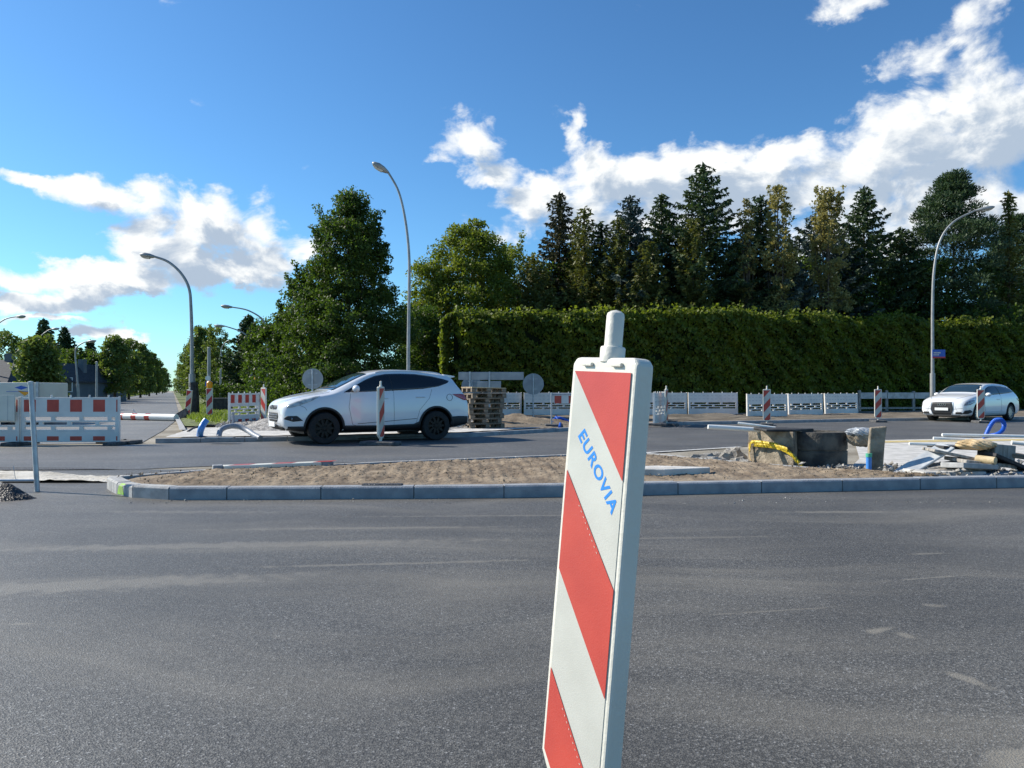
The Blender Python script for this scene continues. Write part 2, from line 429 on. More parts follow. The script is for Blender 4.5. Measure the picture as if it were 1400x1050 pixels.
class MB:
    def __init__(s):
        s.v = []; s.f = []; s.m = []

    def add(s, vs, fs, mi=0):
        b = len(s.v)
        s.v += [tuple(x) for x in vs]
        s.f += [tuple(b + i for i in f) for f in fs]
        s.m += [mi] * len(fs)
        return s

    def box(s, x0, x1, y0, y1, z0, z1, mi=0, mtx=None):
        vs = [Vector((x, y, z)) for z in (z0, z1) for (x, y) in ((x0, y0), (x1, y0), (x1, y1), (x0, y1))]
        if mtx is not None:
            vs = [mtx @ q for q in vs]
        return s.add(vs, [(3, 2, 1, 0), (4, 5, 6, 7), (0, 1, 5, 4), (1, 2, 6, 5), (2, 3, 7, 6), (3, 0, 4, 7)], mi)

    def tube(s, pts, r, seg=10, mi=0, caps=True):
        pts = [Vector(p) for p in pts]
        rs = r if isinstance(r, (list, tuple)) else [r] * len(pts)
        n = len(pts)
        vs = []
        up = None
        for i, p in enumerate(pts):
            d = (pts[min(i + 1, n - 1)] - pts[max(i - 1, 0)]).normalized()
            if up is None:
                a = Vector((0, 0, 1)) if abs(d.z) < 0.9 else Vector((1, 0, 0))
                up = (a - d * a.dot(d)).normalized()
            else:
                up = (up - d * up.dot(d)).normalized()
            sd = d.cross(up)
            for k in range(seg):
                t = 2 * math.pi * k / seg
                vs.append(p + (up * math.cos(t) + sd * math.sin(t)) * rs[i])
        fs = [(i * seg + k, i * seg + (k + 1) % seg, (i + 1) * seg + (k + 1) % seg, (i + 1) * seg + k) for i in range(n - 1) for k in range(seg)]
        if caps:
            fs += [tuple(range(seg))[::-1], tuple((n - 1) * seg + k for k in range(seg))]
        return s.add(vs, fs, mi)

    def lathe(s, prof, seg=24, axis='Z', c=(0, 0, 0), mi=0, closed=False):
        """prof = [(r, h)...]"""
        vs = []
        for (r, h) in prof:
            for k in range(seg):
                t = 2 * math.pi * k / seg
                a, b = r * math.cos(t), r * math.sin(t)
                q = (a, b, h) if axis == 'Z' else ((a, h, b) if axis == 'Y' else (h, a, b))
                vs.append((q[0] + c[0], q[1] + c[1], q[2] + c[2]))
        n = len(prof)
        fs = [(i * seg + k, i * seg + (k + 1) % seg, (i + 1) * seg + (k + 1) % seg, (i + 1) * seg + k) for i in range(n - 1) for k in range(seg)]
        if closed:
            fs += [((n - 1) * seg + k, (n - 1) * seg + (k + 1) % seg, (k + 1) % seg, k) for k in range(seg)]
        return s.add(vs, fs, mi)

    def prism(s, poly, h0, h1, mtx=None, mi=0):
        """polygon in XY extruded in Z, then moved by mtx"""
        n = len(poly)
        vs = [Vector((x, y, h0)) for x, y in poly] + [Vector((x, y, h1)) for x, y in poly]
        if mtx is not None:
            vs = [mtx @ q for q in vs]
        fs = [tuple(range(n))[::-1], tuple(range(n, 2 * n))] + [(i, (i + 1) % n, n + (i + 1) % n, n + i) for i in range(n)]
        return s.add(vs, fs, mi)

    def obj(s, name, mats, parent=None, smooth_=False, bevel=0.0, bseg=2, fix=True, angle=35):
        me = bpy.data.meshes.new(name)
        me.from_pydata(s.v, [], s.f)
        if not isinstance(mats, (list, tuple)):
            mats = [mats]
        for m in mats:
            me.materials.append(M[m] if isinstance(m, str) else m)
        me.polygons.foreach_set('material_index', s.m)
        if fix:
            bm = bmesh.new(); bm.from_mesh(me)
            bmesh.ops.recalc_face_normals(bm, faces=bm.faces)
            bm.to_mesh(me); bm.free()
        if smooth_:
            me.shade_smooth()
            if angle:
                me.set_sharp_from_angle(angle=R(angle))
        me.update()
        o = bpy.data.objects.new(name, me)
        COL.objects.link(o)
        if bevel:
            b = o.modifiers.new('bevel', 'BEVEL')
            b.width = bevel; b.segments = bseg; b.limit_method = 'ANGLE'; b.angle_limit = R(40)
            b.harden_normals = False
        if parent is not None:
            o.parent = parent
        return o


def catmull(pts, n=6):
    pts = [Vector(p) for p in pts]
    out = []
    for i in range(len(pts) - 1):
        p0 = pts[max(i - 1, 0)]; p1 = pts[i]; p2 = pts[i + 1]; p3 = pts[min(i + 2, len(pts) - 1)]
        for k in range(n):
            t = k / n
            out.append(0.5 * ((2 * p1) + (p2 - p0) * t + (2 * p0 - 5 * p1 + 4 * p2 - p3) * t * t + (3 * p1 - p0 - 3 * p2 + p3) * t ** 3))
    out.append(pts[-1])
    return out


def npmesh(name, verts, nper, material, parent=None, extra=None):
    """mesh of many loose polygons, nper vertices each (numpy, fast)"""
    nv = len(verts); nf = nv // nper
    me = bpy.data.meshes.new(name)
    me.vertices.add(nv); me.loops.add(nv); me.polygons.add(nf)
    me.vertices.foreach_set('co', verts.astype(np.float32).ravel())
    me.loops.foreach_set('vertex_index', np.arange(nv, dtype=np.int32))
    me.polygons.foreach_set('loop_start', np.arange(0, nv, nper, dtype=np.int32))
    me.polygons.foreach_set('loop_total', np.full(nf, nper, dtype=np.int32))
    me.materials.append(M[material])
    me.update(calc_edges=True)
    o = bpy.data.objects.new(name, me)
    COL.objects.link(o)
    if parent is not None:
        o.parent = parent
    return o


def unit(a):
    return a / np.maximum(np.linalg.norm(a, axis=1, keepdims=True), 1e-6)


def leaves(c, size, dirs=None, aspect=0.6, jit=1.0):
    """rhombic leaves at points c; dirs = growth direction"""
    n = len(c)
    d = rng.normal(size=(n, 3)) if dirs is None else dirs + rng.normal(size=(n, 3)) * jit
    d = unit(d)
    q = unit(np.cross(d, rng.normal(size=(n, 3))))
    s = (size * rng.uniform(0.65, 1.3, n))[:, None]
    v = np.stack([c - d * s * 0.5, c + q * s * aspect * 0.5, c + d * s * 0.5, c - q * s * aspect * 0.5], axis=1)
    return v.reshape(-1, 3)


def vnoise(p, seed=0):
    """cheap smooth pseudo noise in -1..1 for an (n,3) or (n,2) array"""
    r_ = np.random.default_rng(seed)
    out = np.zeros(len(p))
    for k in range(5):
        w = r_.normal(size=p.shape[1]) * (1.0 + 0.7 * k)
        out += np.sin(p @ w + r_.uniform(0, 6.28)) / (1 + 0.5 * k)
    return out / 2.6


# ------------------------------------------------------------------ ground and roads
def sheet(name, pts, z, material, kind='structure', sub=0):
    mb = MB()
    vs = [(p[0], p[1], z) for p in pts]
    mb.add(vs, [tuple(range(len(vs)))])
    o = mb.obj(name, material, fix=False)
    if o.data.polygons[0].normal.z < 0:
        o.data.flip_normals()
    bm = bmesh.new(); bm.from_mesh(o.data); bmesh.ops.triangulate(bm, faces=bm.faces); bm.to_mesh(o.data); bm.free()
    return tag(o, kind=kind)


def strip(name, a, b, nu, nv, zf, material, kind='structure', smooth_=True):
    """terrain patch between curve a and curve b (lists of (x, y)), zf(x, y, u, v) gives the height"""
    def at(c, t):
        k = t * (len(c) - 1); i = min(int(k), len(c) - 2); f = k - i
        return Vector((c[i][0] * (1 - f) + c[i + 1][0] * f, c[i][1] * (1 - f) + c[i + 1][1] * f))
    vs = []
    for i in range(nu + 1):
        pa, pb = at(a, i / nu), at(b, i / nu)
        for j in range(nv + 1):
            q = pa.lerp(pb, j / nv)
            vs.append((q.x, q.y, zf(q.x, q.y, i / nu, j / nv)))
    fs = [(i * (nv + 1) + j, (i + 1) * (nv + 1) + j, (i + 1) * (nv + 1) + j + 1, i * (nv + 1) + j + 1) for i in range(nu) for j in range(nv)]
    mb = MB().add(vs, fs)
    o = mb.obj(name, material, smooth_=smooth_, fix=False, angle=0)
    if o.data.polygons[0].normal.z < 0:
        o.data.flip_normals()
    return tag(o, kind=kind)


sheet('ground', [(-400, -60), (400, -60), (400, 900), (-400, 900)], -0.004, 'base')
sheet('road', [(-40, -12), (40, -12), (40, 11.4), (-40, 11.4)], 0.0, 'asphalt_new')
# cross road: from left-near to right-far
far_edge = [(-40, 15.2), G(60, 612), G(215, 607), G(450, 602.5), G(640, 598), G(760, 591), G(900, 582), G(1180, 576.5), G(1400, 573.5), (60, 37)]
near_edge = [(-40, 11.5), (-9.0, 11.2), G(185, 642), G(300, 637), G(560, 631), G(770, 623), G(882, 620), G(1010, 611), G(1180, 602), G(1400, 598), (60, 26)]
sheet('cross_road', [(p[0], p[1]) for p in near_edge] + [(p[0], p[1]) for p in far_edge[::-1]], 0.004, 'asphalt_old')
# side road running away to the left
ra, rb = G(150, 560), G(262, 566)
vd = dir_px(236, 533); vd = Vector((vd.x, vd.y)).normalized()
sheet('side_road', [(-13.6, 15.9), (-8.2, 17.0), (-10.0, 22), (-12.9, 29.5), (-15.6, 36), (-15.6 + vd.x * 330, 36 + vd.y * 330), (-22.8 + vd.x * 330, 36 + vd.y * 330), (-22.8, 36), (-22, 24), (-20, 15.4)], 0.008, 'asphalt_far')
# milled edge and pale sand at the left
strip('sand', [(-16, 9.7), (-8, 9.75), (-4.9, 9.75)], [(-16, 11.3), (-8.0, 11.2), (-5.0, 10.35)], 90, 18,
      lambda x, y, u, v: 0.012 + 0.02 * math.sin(x * 3) * math.sin(y * 4) + random.uniform(0, 0.018), 'sand')
sheet('milled_edge', [(-16, 11.28), (-8.5, 11.14), (-5.8, 11.35), (-6.4, 11.55), (-8.5, 11.75), (-16, 11.9)], 0.010, 'asphalt_dark')
# wedge of asphalt and pale concrete paving at the right, behind the traffic island
sheet('paving', [(p[0], p[1]) for p in (G(1150, 652), G(1175, 628), G(1168, 603), G(1400, 598.5), (26, 24), (26, 11), G(1400, 650))], 0.012, 'concrete')
sheet('yellow_line', [(p[0], p[1]) for p in (G(1180, 606.5), G(1180, 604), G(1420, 600.5), G(1420, 603))], 0.016, 'yellow_line')


def line_strip(name, pts, w, z, material):
    mb = MB()
    for a, b in zip(pts[:-1], pts[1:]):
        a = Vector((a[0], a[1])); b = Vector((b[0], b[1]))
        n = (b - a).normalized(); n = Vector((-n.y, n.x)) * w / 2
        mb.add([(a.x - n.x, a.y - n.y, z), (b.x - n.x, b.y - n.y, z), (b.x + n.x, b.y + n.y, z), (a.x + n.x, a.y + n.y, z)], [(0, 1, 2, 3)])
    return tag(mb.obj(name, material, fix=False), kind='structure')


line_strip('side_kerb', [(-15.5, 36), (-12.9, 29.6), (-10.35, 24), (-9.0, 21)], 0.16, 0.09, 'kerb')
line_strip('road_line', [G(880, 620.2), G(1012, 611.8)], 0.13, 0.0165, 'white_line')

# ------------------------------------------------------------------ verge beyond the cross road (sandy, bumpy)
verge_back = [(-5.5, 36.3), (2, 36.5), (12, 37), (20, 42), (30, 45), (60, 50)]
verge_front = [(-3.6, 17.9), G(640, 597), G(760, 590), G(900, 581), G(1180, 575.5), G(1400, 573)]


def zverge(x, y, u, v):
    b = math.sin(x * 1.7 + y) * math.sin(y * 1.3 - x * .6)
    edge = min(1, v * 6) * min(1, (1 - v) * 5)
    return 0.04 + 0.025 * edge * (1 + b) + random.uniform(0, 0.03) * edge


strip('verge', verge_front, verge_back, 220, 60, zverge, 'verge')
# far kerb of the cross road
mb = MB()
fk = [G(212, 606), G(450, 602), G(640, 597.5), G(760, 590.5), G(900, 581.5), G(1180, 576), G(1400, 573), Vector((60, 38, 0))]
for a, b in zip(fk[:-1], fk[1:]):
    L = (b - a).length; n = max(1, round(L / 1.0)); d = (b - a) / n
    ang = math.atan2(d.y, d.x)
    for i in range(n):
        mt = Matrix.Translation(a + d * i) @ Matrix.Rotation(ang, 4, 'Z')
        mb.box(0.004, d.length - 0.004, 0.0, 0.15, -0.05, 0.10, 0, mt)
o = mb.obj('far_kerb', 'kerb_dark', bevel=0.01); tag(o, kind='structure')
# pale concrete bed along that kerb on the left
islet_a = [G(222, 604), G(450, 600.5), G(640, 596), (1.2, 22.3)]
islet_b = [G(262, 590), G(360, 586), G(560, 590), G(640, 591.0)]
strip('kerb_bed', [(p[0], p[1] + .16) for p in islet_a], [(p[0], p[1]) for p in islet_b], 60, 10,
      lambda x, y, u, v: 0.092 + random.uniform(0, 0.012), 'concrete')


def zgrav(x, y, u, v):
    e = min(1, v * 5) * min(1, (1 - v) * 5) * min(1, u * 6)
    return 0.06 + e * (0.10 + 0.09 * math.sin(x * 2.3) * math.sin(y * 1.9 + x)) + random.uniform(0, 0.07) * e


strip('gravel_bed', [(p[0], p[1]) for p in (G(285, 592), G(360, 590), G(560, 592), G(640, 592))],
      [(-10.2, 27.5), (-7, 28), (-4, 29), (-1.2, 30)], 150, 70, zgrav, 'gravel')
strip('grass_bank', [(-14.6, 34.2), (-12.9, 29.6), (-10.4, 24.2), (-7.6, 24.5)], [(-26.5, 62), (-24, 62), (-20, 60), (-7.0, 45)], 60, 60,
      lambda x, y, u, v: 0.03 + 0.14 * min(1, v * 3, u * 4 + .2) + random.uniform(0, 0.03), 'grassbed')
strip('verge_grass', [(-23.0, 36), (-23.0 + vd.x * 80, 36 + vd.y * 80), (-23.0 + vd.x * 300, 36 + vd.y * 300)],
      [(-29, 36), (-30 + vd.x * 80, 38 + vd.y * 80), (-33 + vd.x * 300, 40 + vd.y * 300)], 120, 10,
      lambda x, y, u, v: 0.03 + 0.35 * math.sin(v * 1.57) + random.uniform(0, 0.05), 'grassbed')
sheet('far_lawn', [(-26, 30), (-60, 30), (-190, 330), (-157, 335)], 0.02, 'grassbed')
sheet('lawn', [(-15.4, 36.2), (-7, 40), (-6, 60), (-60, 200), (-130, 340), (-15.4 + vd.x * 320, 36.2 + vd.y * 320)], 0.02, 'grassbed')


def blades(name, n, sampler, h, label=None):
    p = np.array([sampler() for _ in range(n)])
    v = leaves(p, h, np.tile([[0, 0, 1.0]], (n, 1)), 0.14, 0.45)
    return tag(npmesh(name, v, 4, 'grass'), label or 'short green grass on the verge', 'grass', kind='stuff')


def samp_bank():
    u, v = random.random(), random.random() ** 0.8
    a = Vector((-14.2, 33.0)).lerp(Vector((-10.0, 24.6)), u); b = Vector((-25, 60)).lerp(Vector((-8, 46)), u)
    q = a.lerp(b, v)
    return (q.x, q.y, 0.14)


def samp_left():
    t = random.random() ** 1.6 * 220
    w = random.uniform(0, 5.5)
    return (-23.2 + vd.x * t - w, 36 + vd.y * t + w * .3, 0.10 + 0.06 * w)


blades('grass', 14000, samp_bank, 0.26, 'short green grass on the bank behind the striped barrier')
blades('grass', 16000, samp_left, 0.34, 'green verge grass along the road running away at the left')

# ------------------------------------------------------------------ traffic island in front
front = [G(146, 668), G(160, 676), G(185, 681), G(235, 683.5), G(350, 683), G(700, 680.5), G(880, 677), G(1150, 671.5), G(1400, 666.5), Vector((12.5, 10.0, 0))]
KH = 0.135
path = [front[0]]
for a, b in zip(front[:-1], front[1:]):
    path.append(b)
# walk the kerb line in stones
pl = catmull(path, 12)
cum = [0]
for a, b in zip(pl[:-1], pl[1:]):
    cum.append(cum[-1] + (b - a).length)


def along(s):
    for i in range(len(cum) - 1):
        if cum[i + 1] >= s:
            f = (s - cum[i]) / (cum[i + 1] - cum[i]); return pl[i].lerp(pl[i + 1], f)
    return pl[-1]


s = 0.0; k = 0
kstone = []
while s < cum[-1] - 0.2:
    L = [0.33, 0.30, 0.42, 0.50, 0.62][k] if k < 5 else random.choice([0.98, 1.0, 1.0])
    e = min(s + L, cum[-1])
    kstone.append((along(s), along(e), k)); s = e; k += 1
isl = thing('traffic_island', 'bare sandy traffic island edged with grey kerb stones across the middle of the photo', 'traffic island', (0, 9, 0))
bk = MB(); jn = MB(); lm = MB()
for (a, b, k) in kstone:
    d = b - a; ang = math.atan2(d.y, d.x)
    mt = Matrix.Translation(a - Vector((0, 9, 0)) + Vector((0, 0, random.uniform(-.004, .004)))) @ Matrix.Rotation(ang, 4, 'Z')
    prof = [(0, -0.05), (0, KH - 0.02), (0.018, KH), (0.15, KH), (0.15, -0.05)]
    x0, x1 = 0.005, d.length - 0.005
    vs = [mt @ Vector((x0, y, z)) for y, z in prof] + [mt @ Vector((x1, y, z)) for y, z in prof]
    fs = [(0, 1, 2, 3, 4), (9, 8, 7, 6, 5)] + [(i, i + 5, (i + 1) % 5 + 5, (i + 1) % 5) for i in range(5)]
    kb = MB().add(vs, fs)
    ko = kb.obj('kerb_stone', 'kerb' if k < 4 else 'kerb_dark', isl, bevel=0.005)  # left-facing nose stones: their lit tone is put into the paler material
    MB().box(-0.006, 0.006, 0.006, 0.14, -0.04, KH - 0.008, 0, mt).obj('mortar_joint', 'joint', isl)
    if k == 2:
        vs = [mt @ Vector(q) for q in ((0.02, -0.003, 0.01), (0.20, -0.003, 0.015), (0.16, -0.003, KH - 0.03), (0.22, 0.015, KH + .003), (0.10, 0.012, KH + .003), (0.06, -0.003, KH - 0.03))]
        MB().add(vs, [tuple(range(6))]).obj('spray_mark', 'lime', isl, fix=False)
    if k == 0:
        vs = [mt @ Vector(q) for q in ((-0.002, 0.02, 0.0), (-0.002, 0.14, 0.0), (-0.002, 0.14, KH - .01), (-0.002, 0.02, KH - .01))]
        MB().add(vs, [(0, 1, 2, 3)]).obj('spray_mark', 'lime', isl, fix=False)
# soil of the island
fi = [Vector((p.x + (.10 if i < 2 else .02), p.y + .13)) for i, p in enumerate([G(150, 671), G(160, 676), G(185, 681), G(235, 683.5), G(350, 683), G(700, 680.5), G(880, 677), G(1150, 671.5), G(1290, 668.8)])]
bi = [Vector((p.x, p.y)) for p in [G(150, 656, .1), G(290, 645, .1), G(560, 633, .1), G(770, 624.5, .1), G(885, 622, .1), G(1100, 641.5, .1), G(1292, 656, .1)]]


def resamp(c, xs):
    X = [p.x for p in c]; Yv = [p.y for p in c]
    return [(x, float(np.interp(x, X, Yv))) for x in xs]


xs = np.linspace(max(fi[0].x, bi[0].x), min(fi[-1].x, bi[-1].x), 60)
fi = resamp(fi, xs); bi = resamp(bi, xs)
hn = np.random.default_rng(3)
WV = [(hn.normal() * 3, hn.normal() * 3, hn.uniform(0, 6)) for _ in range(8)]


def zisl(x, y, u, v):
    e = min(1, v * 5, (1 - v) * 6, u * 12)
    b = sum(math.sin(a * x + c * y + p) for a, c, p in WV) / 8
    f = sum(math.sin(a * 4.7 * x + c * 4.7 * y + p) for a, c, p in WV) / 8
    return 0.105 + e * (0.035 + 0.026 * b + 0.026 * f + random.uniform(0, 0.016))


o = strip('island_soil', fi, bi, 520, 90, zisl, 'soil', kind=None)
del_k = [k for k in ('kind',) if k in o]
o.parent = isl; o.matrix_parent_inverse = Matrix.Translation((0, -9, 0))
# flush rear edging of the island
mb = MB()
be = [G(150, 656, .09), G(290, 645, .09), G(440, 638.5, .09), G(560, 633, .09), G(770, 624.5, .09), G(885, 622, .09), G(1017, 635, .09), G(1180, 648, .09), G(1300, 657, .09)]
for a, b in zip(be[:-1], be[1:]):
    d = b - a; n = max(1, round(d.length)); dd = d / n
    for i in range(n):
        mt = Matrix.Translation(a + dd * i - Vector((0, 9, 0))) @ Matrix.Rotation(math.atan2(d.y, d.x), 4, 'Z')
        mb.box(0.004, dd.length - .004, -0.03, 0.05, -0.18, 0.035, 0, mt)
mb.obj('edging', 'kerb', isl, bevel=0.006)
# clods and stones lying on the island soil
def clods(name, n, samp, smin, smax, material, label):
    base = np.array([[1, 0, 0], [-1, 0, 0], [0, 1, 0], [0, -1, 0], [0, 0, 1], [0, 0, -1]], float)
    tri = [(0, 2, 4), (2, 1, 4), (1, 3, 4), (3, 0, 4), (2, 0, 5), (1, 2, 5), (3, 1, 5), (0, 3, 5)]
    out = []
    for _ in range(n):
        c = samp(); s_ = random.uniform(smin, smax) * random.uniform(.5, 1)
        q = base * rng.uniform(0.5, 1.2, (6, 3)) * s_ * np.array([1, 1, .7]) + rng.normal(size=(6, 3)) * s_ * .2 + np.array(c)
        for t in tri:
            out += [q[t[0]], q[t[1]], q[t[2]]]
    return tag(npmesh(name, np.array(out), 3, material), label, 'stones', kind='stuff')


def samp_isl():
    i = random.randrange(len(fi)); v = random.random() ** 1.2
    x = fi[i][0] + random.uniform(-.1, .1)
    y = fi[i][1] + (bi[i][1] - fi[i][1]) * v
    return (x, y, 0.115 + 0.05 * min(1, v * 5, (1 - v) * 6))


clods('soil_clods', 1500, samp_isl, 0.006, 0.020, 'soil', 'loose clods of sandy soil on the traffic island')


def samp_gr():
    u, v = random.random(), random.random()
    q = Vector(G(290, 592)[:2]).lerp(Vector(G(640, 592)[:2]), u).lerp(Vector((-10, 27.3)).lerp(Vector((-1.5, 29.8)), u), v)
    return (q.x, q.y, 0.16)


clods('loose_gravel', 2600, samp_gr, 0.02, 0.07, 'gravel', 'loose grey gravel behind the kerb and under the white SUV')
clods('kerb_grit', 260, lambda: (random.uniform(-4, 7), 8.25 + random.random() ** 2 * .5 - .3, 0.006), 0.004, 0.014, 'gravel', 'scattered grit lying along the foot of the front kerb')
#@@PART2


# ------------------------------------------------------------------ trees
def trunk_mesh(root, H, r, limbs, lean=0.0):
    mb = MB()
    pts = [(0, 0, -0.1), (0.02, 0, H * 0.3), (lean * .5, 0.03, H * 0.6), (lean, 0, H)]
    mb.tube(catmull(pts, 4), [r * (1 - 0.85 * i / 12) for i in range(13)], 8)
    for (z0, p) in limbs:
        q = Vector(p); a = Vector((0, 0, z0))
        m = a.lerp(q, 0.5) + Vector((0, 0, (q.z - z0) * -0.08))
        rr = r * 0.35 * max(0.25, 1 - z0 / H)
        mb.tube([a, m, q], [rr, rr * .6, rr * .2], 5, caps=False)
    return mb.obj('trunk', 'bark', root, smooth_=True, angle=60)


def broadleaf(px, Y, top, label, rad, material='leaf_oak', z_low=0.6, prof=None, n_cl=300, per=80, leaf=0.13, cl=0.42, group=None, spikes=0, name='broadleaf_tree', base_z=0.0, ysq=1.0, cat='tree'):
    H = P(px, top, Y).z
    root = thing(name, label, cat, (P(px, 533, Y).x, Y, base_z), 0, group)
    prof = prof or (lambda t: math.sin(min(1, t * 1.02) ** 0.75 * math.pi) ** 0.6)
    sd = rng.integers(1 << 30)
    cc = []
    zs = rng.uniform(0, 1, n_cl * 3)
    pr = np.array([max(0.0, prof(t)) for t in zs])
    keep = rng.random(len(zs)) < (0.12 + pr / pr.max())
    zs, pr = zs[keep][:n_cl], pr[keep][:n_cl]
    a = rng.uniform(0, 2 * math.pi, len(zs))
    lump = 1 + 0.24 * vnoise(np.stack([np.cos(a) * 2, np.sin(a) * 2, zs * 5], 1), sd)
    rr = rad * pr * lump * (rng.uniform(0.0, 1, len(zs)) ** 0.38)
    Hc = H - z_low
    c = np.stack([rr * np.cos(a), rr * np.sin(a) * ysq, z_low + zs * Hc * (0.97 + 0.05 * lump)], 1)
    for _ in range(spikes):
        aa = random.uniform(0, 6.28); t = random.uniform(0.45, 0.93); r0 = rad * prof(t) * 0.85
        b = np.array([r0 * math.cos(aa), r0 * math.sin(aa), z_low + t * Hc])
        out = np.array([math.cos(aa) * .25, math.sin(aa) * .25, 1.0])
        L = random.uniform(0.5, 1.2) * (H / 9)
        c = np.vstack([c, np.array([b + out * L * k_ for k_ in (0.2, .4, .6, .8, 1.0)])])
    sz = np.full(len(c), cl) * rng.uniform(0.55, 1.2, len(c))
    if spikes: sz[-5 * spikes:] *= 0.42
    pts = np.repeat(c, per, 0) + unit(rng.normal(size=(len(c) * per, 3))) * (np.repeat(sz, per) * rng.random(len(c) * per) ** 0.45)[:, None] * np.array([1.15, 1.15, .75])
    if spikes:
        kp = np.ones(len(pts), bool); kp[-5 * spikes * per:] = rng.random(5 * spikes * per) < .28
        pts = pts[kp]
    pts[:, 2] = np.maximum(pts[:, 2], 0.05)
    npmesh('crown', leaves(pts, leaf), 4, material, root)
    trunk_mesh(root, H * 0.8, H * 0.018 + 0.05, [(random.uniform(.15, .7) * H, tuple(q * [.85, .85, 1])) for q in c[::max(1, len(c) // 26)] if q[2] > 1.0])
    return root


def conifer(px, Y, top, label, rad, material='needle', z0=0.4, dens=1.0, droop=0.25, power=0.85, group='row of conifers rising behind the creeper hedge', name='spruce_tree', spray=0.34, ragged=0.2, wid=0.3, up=0.0, step=0.05):
    H = P(px, top, Y).z
    root = thing(name, label, 'tree', (P(px, 533, Y).x, Y, 0), 0, group)
    C_, D_, limbs = [], [], []
    nbr = int((H - z0) / step)
    w8 = [(random.uniform(1, 3), random.uniform(2, 5) / max(H, 1) * 3, random.uniform(0, 6)) for _ in range(4)]
    for i in range(nbr):
        t = ((i + random.random()) / nbr) ** 1.12
        z = z0 + t * (H - z0 - 0.1)
        a = i * 2.399 + random.uniform(-.5, .5)
        lump = 1 + ragged * 0.8 * sum(math.sin(round(f) * a + g * z * 2 + p_) for f, g, p_ in w8) / 2
        L = rad * ((1 - t) ** power) * lump * random.uniform(1 - ragged * 1.2, 1.08 + ragged * .4) + 0.10 + 0.14 * random.random()
        o = np.array([math.cos(a), math.sin(a), 0.0]); side = np.array([-o[1], o[0], 0])
        ns = max(2, int(L / 0.15 * dens)); sl = np.linspace(0.15, 1, ns)
        rise = up + 0.45 * t
        dz = rise * sl * L - droop * L * sl ** 1.6 + 0.22 * L * np.maximum(0, sl - .72) * 2
        pos = o[None] * (sl * L)[:, None] + np.stack([0 * sl, 0 * sl, dz + z], 1)
        for sg in (-1, 1):
            w = (0.40 * L * (1 - sl) + 0.14) * rng.uniform(.4, 1.1, ns)
            d = unit(o[None] * 0.6 + sg * side[None] * 0.75 + np.array([0, 0, -0.30]) + rng.normal(size=(ns, 3)) * .25)
            for k in range(2):
                C_.append(pos + d * (w * (k + .5) / 2)[:, None] + rng.normal(size=(ns, 3)) * .03); D_.append(d)
        C_.append(pos); D_.append(unit(o[None] * 0.8 + np.array([0, 0, 0.1]) + rng.normal(size=(ns, 3)) * .35))
        C_.append(pos + np.array([0, 0, -.10])); D_.append(unit(np.array([[0, 0, -1.0]]) + rng.normal(size=(ns, 3)) * .4))
        if i % 9 == 0:
            limbs.append((z, tuple(pos[-1] * [.9, .9, 1])))
    for k in range(16):
        C_.append(np.array([[0, 0, H - 0.05 * k]])); D_.append(np.array([[random.uniform(-.6, .6), random.uniform(-.6, .6), 1.0]]))
    c = np.concatenate(C_); d = np.concatenate(D_)
    npmesh('crown', leaves(c, spray, d, wid, 0.25), 4, material, root)
    trunk_mesh(root, H * .97, H * 0.012 + 0.04, limbs)
    return root


def pine(px, Y, top, label, rad, group=None):
    H = P(px, top, Y).z
    root = thing('pine_tree', label, 'tree', (P(px, 533, Y).x, Y, 0), 0, group)
    cs = []; limbs = []
    for i in range(400):
        t = random.random()
        prof = min(1.0, (1 - t) * 2.6 + .12) * (0.93 + .07 * math.sin(t * 31))
        a = random.uniform(0, 6.283)
        r = rad * prof * random.random() ** .45
        q = np.array([r * math.cos(a), r * math.sin(a), 2.0 + t * (H - 2.3)])
        cs.append(q)
        if i % 5 == 0: limbs.append((max(1.5, q[2] - r * .5), tuple(q)))
    cs = np.array(cs)
    n = 150
    pts = np.repeat(cs, n, 0) + unit(rng.normal(size=(len(cs) * n, 3))) * (rng.random(len(cs) * n) ** .4)[:, None] * np.array([.72, .72, .34])
    dd = unit(pts - np.repeat(cs, n, 0) + np.array([0, 0, .35]))
    npmesh('crown', leaves(pts, 0.24, dd, 0.3, .35), 4, 'needle_pine', root)
    trunk_mesh(root, H * .9, .2, limbs)
    return root


# big broadleaf tree left of the tall lamp post
broadleaf(476, 32, 268, 'tallest dense dark green broadleaf tree behind the white SUV, left of the lamp post', 3.0,
          prof=lambda t: min(1.0, (1 - t) ** 0.62 * 1.15) * (0.9 + .1 * math.sin(t * 19)), z_low=0.3, n_cl=640, per=150, leaf=0.115, cl=0.46, spikes=34, name='broadleaf_tree')
broadleaf(425, 32.6, 370, 'lower bushy green tree leaning on the left flank of the tallest broadleaf tree', 2.15, material='leaf_oak', z_low=.2,
          prof=lambda t: (1 - t) ** .45, n_cl=240, per=100, spikes=16, cl=.42)
broadleaf(376, 33.6, 448, 'small bushy green tree at the left foot of the tallest broadleaf tree', 1.05, material='leaf_oak', z_low=.1,
          prof=lambda t: (1 - t * .9) ** .45, n_cl=130, per=90, spikes=8, cl=.36)
broadleaf(645, 46, 312, 'round yellow green broadleaf tree rising over the left end of the creeper hedge', 3.6, material='leaf_light', z_low=1.2, n_cl=620, per=100, leaf=.17, cl=.62, spikes=22,
          prof=lambda t: (max(0, 1 - t)) ** .38)
broadleaf(582, 45, 352, 'smaller yellow green tree between the tall lamp post and the round tree', 1.6, material='leaf_light', z_low=.5, n_cl=170, per=90, leaf=.16, cl=.5, spikes=9, prof=lambda t: (1 - t) ** .4)
